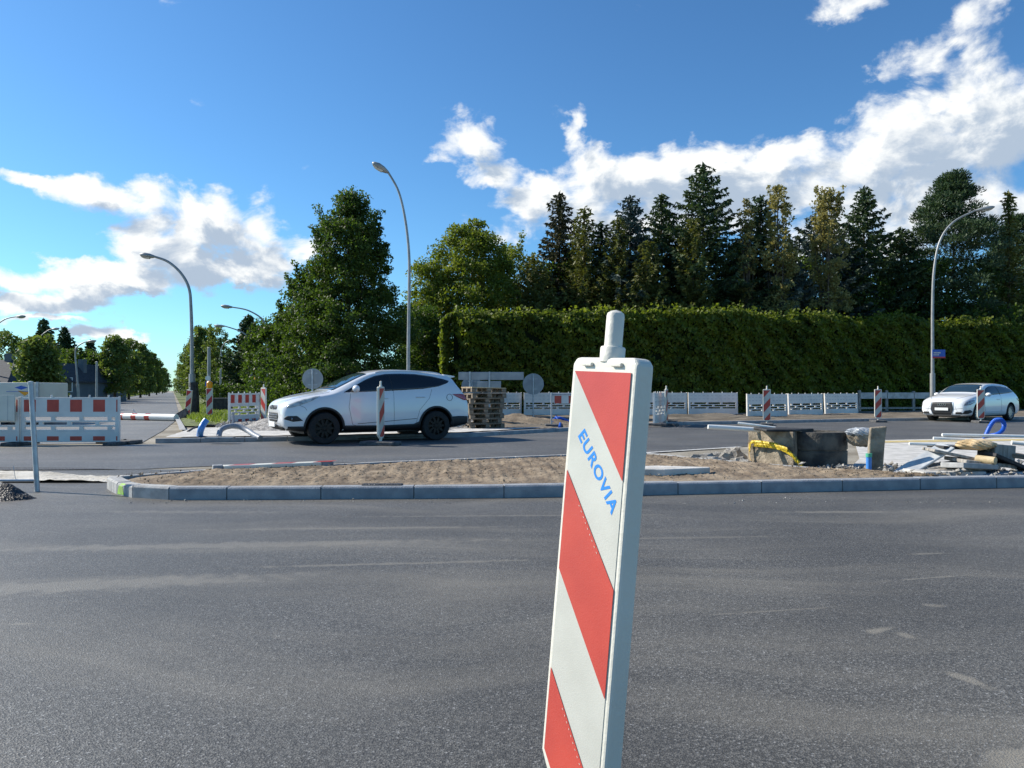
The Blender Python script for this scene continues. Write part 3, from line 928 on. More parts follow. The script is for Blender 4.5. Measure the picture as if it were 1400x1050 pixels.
broadleaf(580, 41, 425, 'dark leafy shrub filling the gap behind the tall lamp post', 1.9, material='leaf_oak', z_low=0.1, n_cl=240, per=90, leaf=.15, cl=.5, prof=lambda t: (1 - t * .8) ** .4, name='shrub', cat='shrub')
broadleaf(703, 50, 335, 'green broadleaf tree with a flat top left of the thin brown spruce', 2.2, material='leaf_light', z_low=2, n_cl=190, per=90, leaf=.17, cl=.55, spikes=9, prof=lambda t: (1 - t) ** .35)

GC = 'row of conifers rising behind the creeper hedge'
CON = [
    (730, 47, 350, 1.5, 'needle_thuja', 'brownish green narrow conifer at the left end of the conifer row', .75, .10),
    (765, 49, 264, 1.5, 'needle_brown', 'thin brown spruce with a ragged double top at the left of the conifer row', .8, .35),
    (799, 47, 286, 1.35, 'needle_thuja', 'slim olive green spruce just right of the thin brown spruce', .8, .2),
    (822, 48, 304, 1.2, 'needle', 'short dark spruce with its top lowest in the left half of the row', .8, .2),
    (862, 47, 268, 1.7, 'needle_blue', 'grey green spruce above the lamp pin of the big leaning beacon', .8, .25),
    (845, 46, 300, 1.1, 'needle_thuja', 'olive narrow conifer leaning against the grey green spruce', .7, .2),
    (905, 48, 266, 1.7, 'needle', 'dark pointed spruce directly left of the tallest spruce', .8, .25),
    (962, 47, 224, 2.7, 'needle', 'tallest and widest dark spruce in the middle of the conifer row', .85, .2),
    (948, 45, 300, 1.1, 'needle_thuja', 'narrow yellowish conifer standing in front of the tallest spruce', .7, .2),
    (885, 45, 330, 1.1, 'needle_thuja', 'short narrow yellowish conifer left of the tallest spruce', .7, .2),
    (1040, 47, 268, 1.3, 'needle', 'very slim dark spruce between the pale turning trees', .7, .35),
    (1122, 49.5, 285, 2.4, 'needle_blue', 'broad blue grey spruce below the pale turning trees', .75, .2),
    (1182, 50, 256, 2.3, 'needle', 'dark spruce with a double top right of the blue grey spruce', .85, .25),
    (1232, 51, 312, 2.1, 'needle', 'low dark spruce filling the gap left of the pine', .8, .25),
    (1010, 49, 330, 1.7, 'needle', 'low dark spruce behind the right flank of the tallest spruce', .8, .2),
    (782, 50, 340, 1.6, 'needle', 'low dark spruce behind the olive spruce at the left of the row', .8, .2),
    (1075, 46, 345, 1.6, 'needle_blue', 'low grey blue spruce between the slim spruce and the broad blue grey one', .8, .2),
    (745, 46, 400, 1.2, 'needle_thuja', 'lowest olive conifer just above the hedge at the left of the row', .6, .1),
]
for (px, Y, top, rad, m_, lab, pw, rg) in CON:
    th = m_ == 'needle_thuja'
    conifer(px, Y, top, lab, rad * (2.05 if not th else 1.55), m_, power=pw, ragged=rg, name='conifer_tree' if th else 'spruce_tree', z0=2.8,
            up=0.5 if th else 0.0, spray=.30 if th else .34, wid=.34)
for (px, Y, top, rad, lab) in [
    (1065, 45, 232, 1.5, 'pale yellowish upright tree with sparse feathery top, left of the two'),
    (1132, 45.5, 232, 1.6, 'pale yellowish upright tree with sparse feathery top, right of the two'),
    (1022, 45.5, 248, .6, 'single thin pale yellow sapling right of the tallest spruce')]:
    broadleaf(px, Y, top + 30, lab, rad, 'leaf_birch', z_low=2.5, n_cl=int(110 * rad), per=60, leaf=.17, cl=.38, spikes=22 if rad > 1 else 6,
              prof=lambda t: (1 - t) ** .45 * (.75 + .25 * math.sin(t * 23)), name='birch_tree', group='pale turning trees among the spruces' if rad > 1 else None)
pine(1305, 50, 232, 'wide dark pine with cloud-like branches left of the right edge lamp', 3.3)
pine(1398, 54, 292, 'dark pine cut off by the right edge of the photo', 3.2)
conifer(1380, 49, 262, 'pale feathery larch behind the right side of the pine', 1.6, 'needle_thuja', name='larch_tree', group=None, ragged=.4, dens=.7)
broadleaf(1340, 50, 360, 'dark dense tree under the pine at the right edge', 4.5, z_low=.5, n_cl=200, per=80, leaf=.19, cl=.75)
GU = 'dark undergrowth trees just behind the creeper hedge'
for i, (px, lab) in enumerate([(770, 'at the left part of the hedge'), (850, 'behind the big beacon'), (935, 'below the tallest spruce'), (1020, 'below the thin pale sapling'),
                               (1100, 'below the blue grey spruce'), (1180, 'below the double topped spruce'), (1265, 'left of the right hand street lamp')]):
    broadleaf(px, 49, 350, 'dark dense undergrowth tree showing over the hedge top ' + lab, 2.4, z_low=1, n_cl=150, per=60, leaf=.2, cl=.7, group=GU,
              prof=lambda t: (1 - t) ** .35, material='leaf_oak')


# ------------------------------------------------------------------ creeper covered wall (hedge)
HP = [Vector((-2.85, 37.6)), Vector((2.5, 37.6)), Vector((9.2, 38.6)), Vector((21.0, 43.5)), Vector((34.0, 47.0)), Vector((44, 50))]
HT = [P(612, 428, 37.6).z, P(760, 428, 37.6).z, P(950, 424, 38.6).z, P(1200, 437, 43.5).z, P(1400, 443, 46.5).z, 5.2]
hed = thing('creeper_hedge', 'long tall hedge of green creeper covering a wall behind the road works', 'hedge', (0, 40, 0))
OFF = np.array([0, 40, 0])
mb = MB()
pv = []
for i, p in enumerate(HP):
    pv += [(p.x, p.y - 40, -0.1), (p.x, p.y - 40, HT[i] - .35), (p.x, p.y - 40 + .9, HT[i] - .35), (p.x, p.y - 40 + .9, -0.1)]
fs = []
for i in range(len(HP) - 1):
    for k in range(4):
        fs.append((i * 4 + k, i * 4 + (k + 1) % 4, i * 4 + 4 + (k + 1) % 4, i * 4 + 4 + k))
fs += [(0, 3, 2, 1), tuple(range(len(pv) - 4, len(pv)))]
mb.add(pv, fs)
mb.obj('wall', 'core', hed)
seg = [(HP[i + 1] - HP[i]).length for i in range(len(HP) - 1)]
cs_ = np.concatenate([[0], np.cumsum(seg)])


def hedge_pts(n, mode):
    sN = rng.uniform(0, cs_[-1], n)
    X = np.interp(sN, cs_, [p.x for p in HP]); Yv = np.interp(sN, cs_, [p.y for p in HP]); Ht = np.interp(sN, cs_, HT)
    Ht = Ht + 0.26 * vnoise(np.stack([sN * .8, sN * .3], 1), 5) + 0.16 * vnoise(np.stack([sN * 3.1, sN], 1), 6)
    if mode == 'front':
        z = rng.random(n) * Ht
        bul = 0.36 * vnoise(np.stack([sN * 1.2, z * 1.3], 1), 9) + 0.26 * vnoise(np.stack([sN * 4, z * 4], 1), 10)
        round_ = np.clip((z - (Ht - .5)) / .5, 0, 1) ** 2 * .35
        y = Yv - 0.32 + bul + round_ - rng.random(n) ** 2 * .15 + np.clip((.8 - sN) / .8, 0, 1) ** 2 * .6
        d = np.stack([rng.normal(size=n) * .4, np.full(n, -.55), np.full(n, -.7)], 1)
    else:
        y = Yv + rng.uniform(-.3, 1.0, n)
        z = Ht - .05 - ((y - Yv - .35) / .75) ** 2 * .28 + rng.normal(size=n) * .06 + (rng.random(n) < .10) * rng.random(n) * .38
        d = np.stack([rng.normal(size=n) * .7, rng.normal(size=n) * .7, np.full(n, .35)], 1)
    return np.stack([X, y, z], 1) - OFF, d


p1, d1 = hedge_pts(85000, 'front')
p2, d2 = hedge_pts(30000, 'top')
# left end, spilling to the ground
n = 13000
z = rng.random(n) * HT[0]
y = 37.6 + rng.uniform(-.25, 1.5, n)
x = HP[0].x - .15 - 0.35 * np.sin(np.clip(z / HT[0], 0, 1) * 2.6) + .15 * vnoise(np.stack([y * 2, z * 2], 1), 4) + rng.normal(size=n) * .08 + np.clip((z - HT[0] + .5) / .5, 0, 1) ** 2 * .3
p3 = np.stack([x, y, z], 1) - OFF
d3 = np.stack([np.full(n, -.5), rng.normal(size=n) * .5, np.full(n, -.6)], 1)
pa = np.concatenate([p1, p2, p3]); da = np.concatenate([d1, d2, d3])
npmesh('creeper', leaves(pa, 0.175, da, .8, .38), 4, 'leaf_ivy', hed)

# ------------------------------------------------------------------ distant trees
GL = 'trees lining the left side of the far road'
FT = [
    (53, 46, 462, 1.35, 'broad bright green tree in front of the far left house', 'leaf_far', None),
    (8, 75, 458, 3.4, 'dark wooded tree mass at the left edge of the photo', 'leaf_far', None),
    (112, 85, 478, 2.6, 'dark tree behind the grey gabled house', 'leaf_oak', None),
    (90, 88, 480, 3.0, 'dark green tree between the far pair of spruces and the gabled house', 'leaf_oak', None),
    (135, 80, 484, 2.2, 'dark green tree right of the grey gabled house', 'leaf_oak', None),
    (157, 70, 464, 1.8, 'nearest and tallest tree of the row left of the far road', 'leaf_far', GL),
    (176, 92, 466, 2.0, 'second tree from the near end of the row left of the far road', 'leaf_far', GL),
    (192, 115, 474, 2.1, 'third tree from the near end of the row left of the far road', 'leaf_far', GL),
    (204, 142, 482, 2.2, 'fourth tree from the near end of the row left of the far road', 'leaf_far', GL),
    (214, 180, 492, 2.5, 'fifth tree from the near end of the row left of the far road', 'leaf_far', GL),
    (222, 240, 503, 2.8, 'farthest tree of the row left of the far road', 'leaf_far', GL),
    (277, 100, 450, 2.6, 'tall grey green birch on the right side of the far road', 'leaf_far', None),
    (297, 92, 446, 2.3, 'second tall birch behind the lamp post with blue sign', 'leaf_far', None),
    (262, 140, 470, 3.0, 'farther birch at the right edge of the far road', 'leaf_far', None),
    (252, 220, 485, 3.0, 'farthest tree at the right edge of the far road', 'leaf_far', None),
    (365, 60, 440, 2.6, 'broad dark tree between the far spruce and the big tree', 'leaf_oak', None),
    (325, 78, 485, 2.6, 'low dark green tree behind the striped barrier on the gravel', 'leaf_oak', None),
]
for (px, Y, top, rad, lab, m_, g_) in FT:
    broadleaf(px, Y, top, lab, rad, m_, z_low=0.9 if g_ else .3, n_cl=130, per=70, leaf=.24 if Y < 100 else .34, cl=.62 if Y < 100 else .8, group=g_, spikes=9,
              prof=lambda t: (max(0, 1 - t)) ** .45 * (.72 + .28 * min(1, t * 4)))
conifer(60, 95, 437, 'distant dark spruce at the far left, left of the pair', 2.8, 'needle', group='pair of distant spruces at the far left', spray=.6, wid=.4, dens=.8)
conifer(88, 98, 448, 'distant dark spruce at the far left, right of the pair', 2.6, 'needle', group='pair of distant spruces at the far left', spray=.6, wid=.4, dens=.8, ragged=.35)
conifer(123, 100, 466, 'small distant spruce behind the curved lamp at the far left', 1.8, 'needle', group=None, spray=.6, wid=.4, dens=.7)
conifer(340, 74, 431, 'broad dark spruce on the right of the far road behind the lamp posts', 3.1, 'needle', group=None, spray=.5, wid=.4, dens=.9)
broadleaf(330, 50, 527, 'clipped low dark hedge behind the grass bank', 2.6, 'leaf_oak', z_low=.05, n_cl=120, per=60, leaf=.14, cl=.3, ysq=.4, prof=lambda t: 1.0, name='clipped_hedge', cat='hedge')
mb = None


# ------------------------------------------------------------------ street lamps
def lamp(base, pts, r0, label, head_dir, head_len=.75, group='curved street lamps', sign=None, hs=1.0):
    """pts: path in world, from the base to the arm end"""
    root = thing('street_lamp', label, 'street lamp', base, 0, group)
    b = Vector(base)
    path = catmull([Vector(p) - b for p in pts], 6)
    n = len(path)
    L = [0]
    for a, c in zip(path[:-1], path[1:]): L.append(L[-1] + (c - a).length)
    i = next(k for k in range(n) if L[k] > 1.4) if L[-1] > 3 else 1
    r0 *= .82
    MB().tube([path[0] - Vector((0, 0, .1)), path[0], path[i]], [r0 * 1.35] * 3, 12).obj('base', 'lamp_paint', root, smooth_=True)
    MB().tube(path[i - 1:], [r0 * (1 - .5 * L[k] / L[-1]) for k in range(i - 1, n)], 12).obj('pole', 'lamp_paint', root, smooth_=True)
    e = path[-1]; d = Vector(head_dir).normalized()
    up = Vector((0, 0, 1)); up = (up - d * up.dot(d)).normalized(); sd = d.cross(up)
    vs = []; prof = [(0, .05, .04, .04), (.12, .09, .06, .07), (.35, .17, .09, .10), (.65, .18, .10, .12), (.9, .10, .06, .08), (1, .03, .02, .03)]
    for (t, w, hu, hd) in prof:
        for k in range(12):
            a = 6.283 * k / 12
            h = hu if math.sin(a) > 0 else hd
            vs.append(e + d * (t * head_len) + sd * (w * hs * math.cos(a)) + up * (h * hs * math.sin(a)))
    fs = [(q * 12 + k, q * 12 + (k + 1) % 12, (q + 1) * 12 + (k + 1) % 12, (q + 1) * 12 + k) for q in range(5) for k in range(12)]
    fs += [tuple(range(12)), tuple(range(60, 72))]
    mi = [0] * len(fs)
    hb = MB().add(vs, fs)
    ho = hb.obj('lamp_head', 'lamp_paint', root, smooth_=True, angle=50)
    gv = []
    for t in (.32, .5, .7, .86):
        w, hd = np.interp(t, [.35, .65, .9], [.16, .165, .09]), np.interp(t, [.35, .65, .9], [.12, .14, .09])
        for k in range(7):
            a = math.pi + math.pi * k / 6
            gv.append(e + d * (t * head_len) + sd * (w * .85 * hs * math.cos(a)) + up * (hd * hs * 1.05 * math.sin(a)))
    MB().add(gv, [(q * 7 + k, q * 7 + k + 1, q * 7 + 8 + k, q * 7 + 7 + k) for q in range(3) for k in range(6)]).obj('lens', 'glass_lamp', ho, smooth_=True)
    return root


def pxpath(lst, Y):
    out = []
    for q in lst:
        out.append(P(q[0], q[1], Y + (q[2] if len(q) > 2 else 0)))
    out[0].z = 0.0
    return out


Y = 26.0
p = pxpath([(558, 560), (558.5, 470), (559.5, 390), (559, 345), (554, 300), (545, 262), (531, 236)], Y)
lamp(p[0], p, .085, 'tall grey street lamp rising behind the white SUV', (-.8, -.35, .45), 0.62, hs=1.0)
Y = 33.0
p = pxpath([(262.5, 570), (262.5, 480), (261, 420), (258, 393), (247, 373), (230, 358), (212, 351)], Y)
lamp(p[0], p, .12, 'grey street lamp curving left beside the side road, with a black wrapped foot', (-1, -.2, .14), .62, hs=1.1)
Y = 36.0
p = pxpath([(1275, 566), (1275, 480), (1275, 420), (1277, 370), (1285, 330), (1303, 304), (1333, 288)], Y)
l3 = lamp(p[0], p, .10, 'grey street lamp curving right above the white hatchback, with a small blue street sign', (1, -.2, .18), .85, hs=1.0)
sg = MB().box(-.08, .52, -.16, -.14, 2.66, 3.06).obj('street_sign', ['sign_blue'], l3)
MB().box(-.04, .30, -.168, -.162, 2.88, 2.94).box(-.04, .22, -.168, -.162, 2.79, 2.84).obj('lettering', 'white_line', sg)
MB().box(-.08, .52, -.166, -.161, 2.66, 2.73).obj('red_band', 'red_deep', sg)
Y = 70.0
p = pxpath([(343.5, 560), (343.5, 500), (342, 475), (338, 460), (326, 452), (308, 446)], Y)
lamp(p[0], p, .12, 'distant grey street lamp curving left in front of the dark spruce', (-1, -.1, .06), 1.0, hs=1.2)
Y = 50.0
p = pxpath([(366, 560), (366, 470), (363, 445), (356, 434), (338, 424), (318, 420)], Y)
lamp(p[0], p, .10, 'grey street lamp arm reaching left out of the big broadleaf tree', (-1, -.1, .12), .75, hs=1.1)
Y = 60.0
p = pxpath([(-22, 560), (-20, 500), (-15, 460), (-5, 445), (8, 436), (22, 433)], Y)
lamp(p[0], p, .10, 'street lamp leaning into the left edge of the photo', (1, -.1, .03), .8, hs=1.1)
Y = 66.0
p = pxpath([(50, 560), (50, 500), (51, 475), (56, 460), (64, 453), (70, 450)], Y)
lamp(p[0], p, .10, 'street lamp curving right in front of the distant spruces', (1, -.1, .08), .75, hs=1.0)
Y = 62.0
p = pxpath([(108, 560), (105, 510), (103, 485), (105, 475), (113, 469), (119, 467)], Y)
lamp(p[0], p, .11, 'street lamp curving right in front of the grey gabled house', (1, -.1, .08), .8, hs=1.0)
Y = 85.0
p = pxpath([(303, 560), (303, 490), (302, 484), (304, 474), (308, 468), (311, 466)], Y)
lamp(p[0], p, .11, 'faint distant street lamp before the birches right of the signed pole', (1, -.1, .08), .8, hs=1.0)
# plain poles
def pole(name, base, h, r, label, cat='pole', mat_='lamp_paint', group=None):
    root = thing(name, label, cat, base, 0, group)
    MB().tube([(0, 0, -.1), (0, 0, h * .25), (0, 0, h)], [r, r, r * .8], 10).obj('pole', mat_, root, smooth_=True)
    MB().lathe([(r * .8, 0), (r * .9, .02), (r * .5, .05), (0.001, .06)], 10, c=(0, 0, h)).obj('cap', mat_, root)
    return root


b_ = P(285.5, 560, 44); b_.z = 0
sp = pole('sign_pole', b_, P(285, 476, 44).z, .11, 'tall pole with small blue direction signs and a round sign beside the side road', 'sign pole')
z1 = P(285, 524, 44).z
MB().box(-.16, .26, -.15, -.12, z1 - .16, z1 + .10).obj('blue_sign', 'sign_blue', sp)
MB().lathe([(0.001, 0), (.15, 0), (.15, .02), (0.001, .02)], 16, 'Y', (0, -.16, z1 + .28)).obj('round_sign', 'plate', sp)
for (px, Y_, top, lab) in [(132, 58, 495, 'thin grey pole between the gabled house and the tree row'), (143, 75, 505, 'short grey pole at the left foot of the tree row'), (301.5, 66, 505, 'short pale pole on the lawn before the birches')]:
    b_ = P(px, 560, Y_); b_.z = 0
    pole('pole', b_, P(px, top, Y_).z, .09, lab)


# ------------------------------------------------------------------ plastic barriers
BW, BH = 2.06, 0.96


def make_barrier(label, group, red=True):
    root = thing('road_barrier', label, 'barrier', (0, 0, 0), 0, group)
    mb = MB(); T = .028
    def bx(x0, x1, z0, z1, t=T): mb.box(x0, x1, -t, t, z0, z1)
    z0 = .06; zt = z0 + BH
    w = BW / 2
    bx(-w, w, z0 + .56 * BH, zt)                 # solid board
    bx(-w, w, z0, z0 + .24 * BH)                 # lower board
    bx(-w, -w + .07, z0 + .24 * BH, z0 + .56 * BH); bx(w - .07, w, z0 + .24 * BH, z0 + .56 * BH)
    rows = [(.50, .56, 0), (.40, .46, 1), (.30, .36, 0)]
    for (a, b, s_) in [(.24, .28, 0), (.34, .38, 0), (.445, .485, 0)]:
        bx(-w + .07, w - .07, z0 + a * BH, z0 + b * BH)
    for (a, b, offs) in [(.28, .34, 0), (.38, .445, 1), (.485, .56, 0)]:
        cuts = [-.36, .24, .84] if not offs else [-.62, -.02, .58]
        for c_ in cuts:
            if abs(c_) < w - .1:
                bx(c_ - .045, c_ + .045, z0 + a * BH, z0 + b * BH)
    for i in range(5):                           # pegs on the top edge
        x = -w + .22 + i * (BW - .44) / 4
        mb.tube([(x, 0, zt - .01), (x, 0, zt + .05)], .02, 8)
    mb.box(-w - .02, -w + .0, -.035, .035, z0, zt + .02); mb.box(w, w + .02, -.035, .035, z0, zt + .02)
    mb.obj('panel', 'plastic_grey', root, bevel=.006)
    dm = MB()                                    # dimples on the rear board
    for i in range(11):
        for j in range(2):
            for k_ in range(2):
                x = -w + .14 + i * .178 + k_ * .05
                dm.box(x, x + .026, T, T + .006, zt - .14 - j * .14, zt - .12 - j * .14)
    dm.obj('rear_dimples', 'ink', root)
    if red:
        for i in range(5):
            x0 = -w + .055 + i * .49
            x1 = min(x0 + .25, w - .02)
            MB().box(x0, x1, -T - .003, -T + .001, zt - .31, zt - .05).obj('red_reflector', 'reflector_red', root)
            MB().box(x0, x1, -T - .003, -T + .001, z0 + .03, z0 + .125).obj('red_reflector', 'reflector_red', root)
    for sx in (-w + .02, w - .02):
        MB().prism([(-.13, -.40), (.13, -.40), (.13, .40), (-.13, .40)], 0, .07, Matrix.Translation((sx, 0, 0))).obj('foot', 'recycled', root, bevel=.015)
    return root


bar0 = make_barrier('', None)


def place_barrier(c, rz, label, group, z=0.0, sx=1.0, tilt=0.0, first=[True]):
    o = bar0 if first[0] else dup(bar0)
    first[0] = False
    o.location = (c[0], c[1], z); o.rotation_euler = (tilt, 0, rz); o.scale = (sx, 1, 1)
    o['label'] = label
    if group: o['group'] = group
    return o


GS = 'white slotted barriers in front of the creeper hedge'
place_barrier((-9.48, 16.5), R(1), 'slotted barrier with red blocks at the left edge, the nearest and fully visible one', 'red and white striped barriers at the left edge')
place_barrier((-11.6, 16.46), R(1), 'slotted barrier cut off by the left edge, partly covered by a white board', 'red and white striped barriers at the left edge')
ar = P(305, 560, 24.0); br = P(361, 560, 26.2)
place_barrier(((ar.x + br.x) / 2, 25.1), math.atan2(br.y - ar.y, br.x - ar.x) , 'slotted barrier with red blocks standing on the gravel left of the white SUV', None, z=.05, sx=.8)
for (xl, Yl, xr, Yr, lab) in [
    (653, 33, 713, 33.4, 'white slotted barrier right behind the stack of wooden pallets'),
    (716, 33.2, 785, 33.4, 'white slotted barrier with the round sign post in front, left of the big beacon'),
    (787, 33.4, 850, 33.6, 'white slotted barrier mostly hidden behind the big leaning beacon'),
    (874, 33.6, 939, 33.8, 'white slotted barrier seen between the big beacon and the small edge-on beacon'),
    (941, 33.8, 1009, 34.0, 'white slotted barrier just left of the gap before the tilted barriers'),
    (1021, 31.6, 1076, 32.6, 'white slotted barrier standing behind the small beacon above the concrete block'),
    (1078, 33.6, 1125, 34.8, 'middle one of the three white slotted barriers behind the concrete block'),
    (1128, 35.4, 1173, 36.6, 'rightmost white slotted barrier before the plank fence')]:
    a = P(xl, 560, Yl); b = P(xr, 560, Yr)
    L = math.hypot(b.x - a.x, b.y - a.y)
    place_barrier(((a.x + b.x) / 2, (a.y + b.y) / 2), math.atan2(b.y - a.y, b.x - a.x) + math.pi, lab, GS, z=0.03 if xl < 1000 else -0.02, sx=L / (BW + .05), tilt=R(random.uniform(-3, 3)))
# edge-on barrier and red-white board near x=900 / 760
a = P(894, 560, 24.2); b = P(910, 560, 26.2)
place_barrier(((a.x + b.x) / 2, 25.2), math.atan2(b.y - a.y, b.x - a.x) + math.pi, 'white slotted barrier turned edge-on beside the big beacon', None, z=.06)

# thin post with red and white board left of the big beacon
g_ = G(754, 586); g_.z = .08
tb = thing('barrier_board', 'thin post and rail with a red and white board, left of the big beacon', 'barrier board', g_)
MB().tube([(0, 0, 0), (0, 0, 1.02)], .026, 8).obj('post', 'steel', tb, smooth_=True)
MB().tube([(0, 0, .96), (1.15, 0, .96)], .022, 8).tube([(1.15, 0, 0), (1.15, 0, 1.0)], .026, 8).obj('rail', 'steel', tb, smooth_=True)
MB().box(.07, 1.10, -.04, -.028, .68, .93).obj('board', 'plastic_grey', tb)
MB().box(.09, .30, -.044, -.039, .69, .92).box(.52, .74, -.044, -.039, .69, .92).box(.93, 1.09, -.044, -.039, .69, .92).obj('red_stripe', 'reflector_red', tb)
MB().prism([(-.2, -.3), (.2, -.3), (.2, .3), (-.2, .3)], -.04, .06).obj('foot', 'recycled', tb, bevel=.02)


# ------------------------------------------------------------------ beacons
def make_beacon(name, label, mirror=False, foot=True, group=None, shaded=False, lift=0.0):
    """guide beacon, face towards local -Y, striped on both sides"""
    root = thing(name, label, 'guide beacon', (0, 0, 0), 0, group)
    W2, D, H0, H1 = .124, .026, .145 + lift, 1.20 + lift
    fr = MB()
    prof = [(-W2, H0 + .07), (-W2 + .05, H0), (W2 - .05, H0), (W2, H0 + .07), (W2, H1 - .015), (W2 - .015, H1), (-W2 + .015, H1), (-W2, H1 - .015)]
    mt = Matrix.Rotation(math.pi / 2, 4, 'X')
    fr.prism(prof, -D, D, mt)
    fr.obj('frame', 'plastic', root, bevel=.010, bseg=3)
    for sgn in (-1, 1):
        y = sgn * (D + .0015)
        wm = W2 - .018; zb = H0 + .03; zt = H1 - .035
        def poly(pts, nm, m_, yy, par):
            vs = [(x, yy, z) for x, z in pts]
            n_ = len(vs)
            vs += [(x, yy - sgn * .0012, z) for x, z in pts]
            fs = [tuple(range(n_)), tuple(range(n_, 2 * n_))] + [(i, (i + 1) % n_, n_ + (i + 1) % n_, n_ + i) for i in range(n_)]
            return MB().add(vs, fs).obj(nm, m_, par)
        body = [(-wm, zb + .05), (-wm + .045, zb), (wm - .045, zb), (wm, zb + .05), (wm, zt), (-wm, zt)]
        sh = poly(body, 'reflective_sheet', 'reflector_white', y, root)
        ww = .246
        rm = MB()
        for k in range(-1, 5):
            # red bands fall from upper left to lower right (seen from the front)
            top_l = zt + ww - k * 2 * ww
            quad = [(-wm, top_l), (-wm, top_l - ww), (wm, top_l - 2 * ww), (wm, top_l - ww)]
            if mirror ^ (sgn > 0):
                quad = [(-x, z) for x, z in quad]
            # clip to the sheet rectangle
            def clip(pl_, f):
                out = []
                for i in range(len(pl_)):
                    a_, b_2 = pl_[i], pl_[(i + 1) % len(pl_)]
                    fa, fb = f(a_), f(b_2)
                    if fa >= 0: out.append(a_)
                    if (fa >= 0) != (fb >= 0):
                        t = fa / (fa - fb); out.append((a_[0] + (b_2[0] - a_[0]) * t, a_[1] + (b_2[1] - a_[1]) * t))
                return out
            q = clip(quad, lambda p_: zt - p_[1])
            if len(q) > 2: q = clip(q, lambda p_: p_[1] - (zb if False else zb + max(0, 0)))
            if len(q) > 2: q = clip(q, lambda p_: (p_[0] + wm) * (.05 / .045) + (p_[1] - zb - .05))
            if len(q) > 2: q = clip(q, lambda p_: (wm - p_[0]) * (.05 / .045) + (p_[1] - zb - .05))
            if len(q) > 2:
                rm.add([(x, y + sgn * .0016, z) for x, z in q], [tuple(range(len(q)))])
        rm.obj('red_band', 'red_deep' if shaded else 'reflector_red', sh, fix=False)
    pin = MB()
    pin.lathe([(.001, H1 - .01), (.030, H1 - .01), (.030, H1 + .024), (.028, H1 + .027), (.0225, H1 + .028), (.0215, H1 + .032), (.0215, H1 + .101), (.0195, H1 + .108), (.012, H1 + .113), (.001, H1 + .116)], 20)
    pin.obj('lamp_pin', 'plastic', root, smooth_=True)
    if foot:
        MB().tube([(0, 0, .05), (0, 0, H0 + .02)], .03, 10).obj('stem', 'plastic', root)
        MB().prism([(-.20, -.38), (.20, -.38), (.20, .38), (-.20, .38)], 0.0, .085).obj('foot', 'recycled', root, bevel=.02)
    return root


# the big one, close to the camera
BX, BYY = 0.268, 1.92
LIFT = .060
big = make_beacon('guide_beacon', 'large red and white beacon with blue lettering leaning right close to the camera', mirror=False, group=None, lift=LIFT)
big.location = (0.137, 1.84, 0)
big.rotation_euler = (Matrix.Rotation(R(4.7), 3, 'Y') @ Matrix.Rotation(R(-58), 3, 'Z')).to_euler()
big['group'] = 'red and white guide beacons'
# slots near the top of the frame
sl = MB()
for x in (-.055, .055):
    sl.box(x - .018, x + .018, -.034, -.025, 1.178 + LIFT, 1.187 + LIFT)
sl.obj('clip', 'plastic', big, bevel=.002)
# lettering
fc = bpy.data.curves.new('lettering', 'FONT')
fc.body = 'EUROVIA'
fc.size = .062; fc.offset = .0017; fc.space_character = 1.13; fc.shear = .0
fc.extrude = 0
to = bpy.data.objects.new('tmp_text', fc); COL.objects.link(to)
bpy.context.view_layer.update()
me = bpy.data.meshes.new_from_object(to.evaluated_get(bpy.context.evaluated_depsgraph_get()))
bpy.data.objects.remove(to)
me.materials.clear(); me.materials.append(M['print_blue'])
lt = bpy.data.objects.new('lettering', me); COL.objects.link(lt); lt.parent = big
xs_ = [v.co.x for v in me.vertices]; wid = max(xs_) - min(xs_)
# local: text runs down the 45 degree stripe
sc_ = .225 / wid
mt = Matrix.Translation((-.074, -.0281, LIFT + 1.165 - .158)) @ Matrix.Rotation(R(48), 4, 'Y') @ Matrix.Rotation(math.pi / 2, 4, 'X') @ Matrix.Diagonal((sc_, sc_ * .88, 1, 1))
lt.matrix_local = mt
# small print along the stripe
sp_ = MB()
for zc in (.900, .408):
    for i in range(9):
        x = -.045 + i * .010; z = zc - (x + .045) * 1.206
        sp_.prism([(0, 0), (.0045, 0), (.0045, .0014), (0, .0014)], 0, .0002, Matrix.Translation((x, -.0302, z)) @ Matrix.Rotation(R(45), 4, 'Y') @ Matrix.Rotation(math.pi / 2, 4, 'X'))
sp_.obj('small_print', 'plastic', big)

GB = 'red and white guide beacons'
bc0 = make_beacon('guide_beacon', 'small beacon standing behind the concrete block with the black mat', mirror=True, group=GB)
bc0.location = (*P(1048.5, 560, 25.4).xy, 0.0); bc0.rotation_euler = (0, 0, R(-18))


def place_beacon(px, Y_, rz, label, z=0.0, ry=0.0, rx=0.0, sc=1.0, src=bc0):
    o = dup(src)
    q = P(px, 560, Y_)
    o.location = (q.x, q.y, z); o.rotation_euler = (rx, ry, rz); o['label'] = label; o['group'] = GB
    o.scale = (sc, sc, sc)
    return o


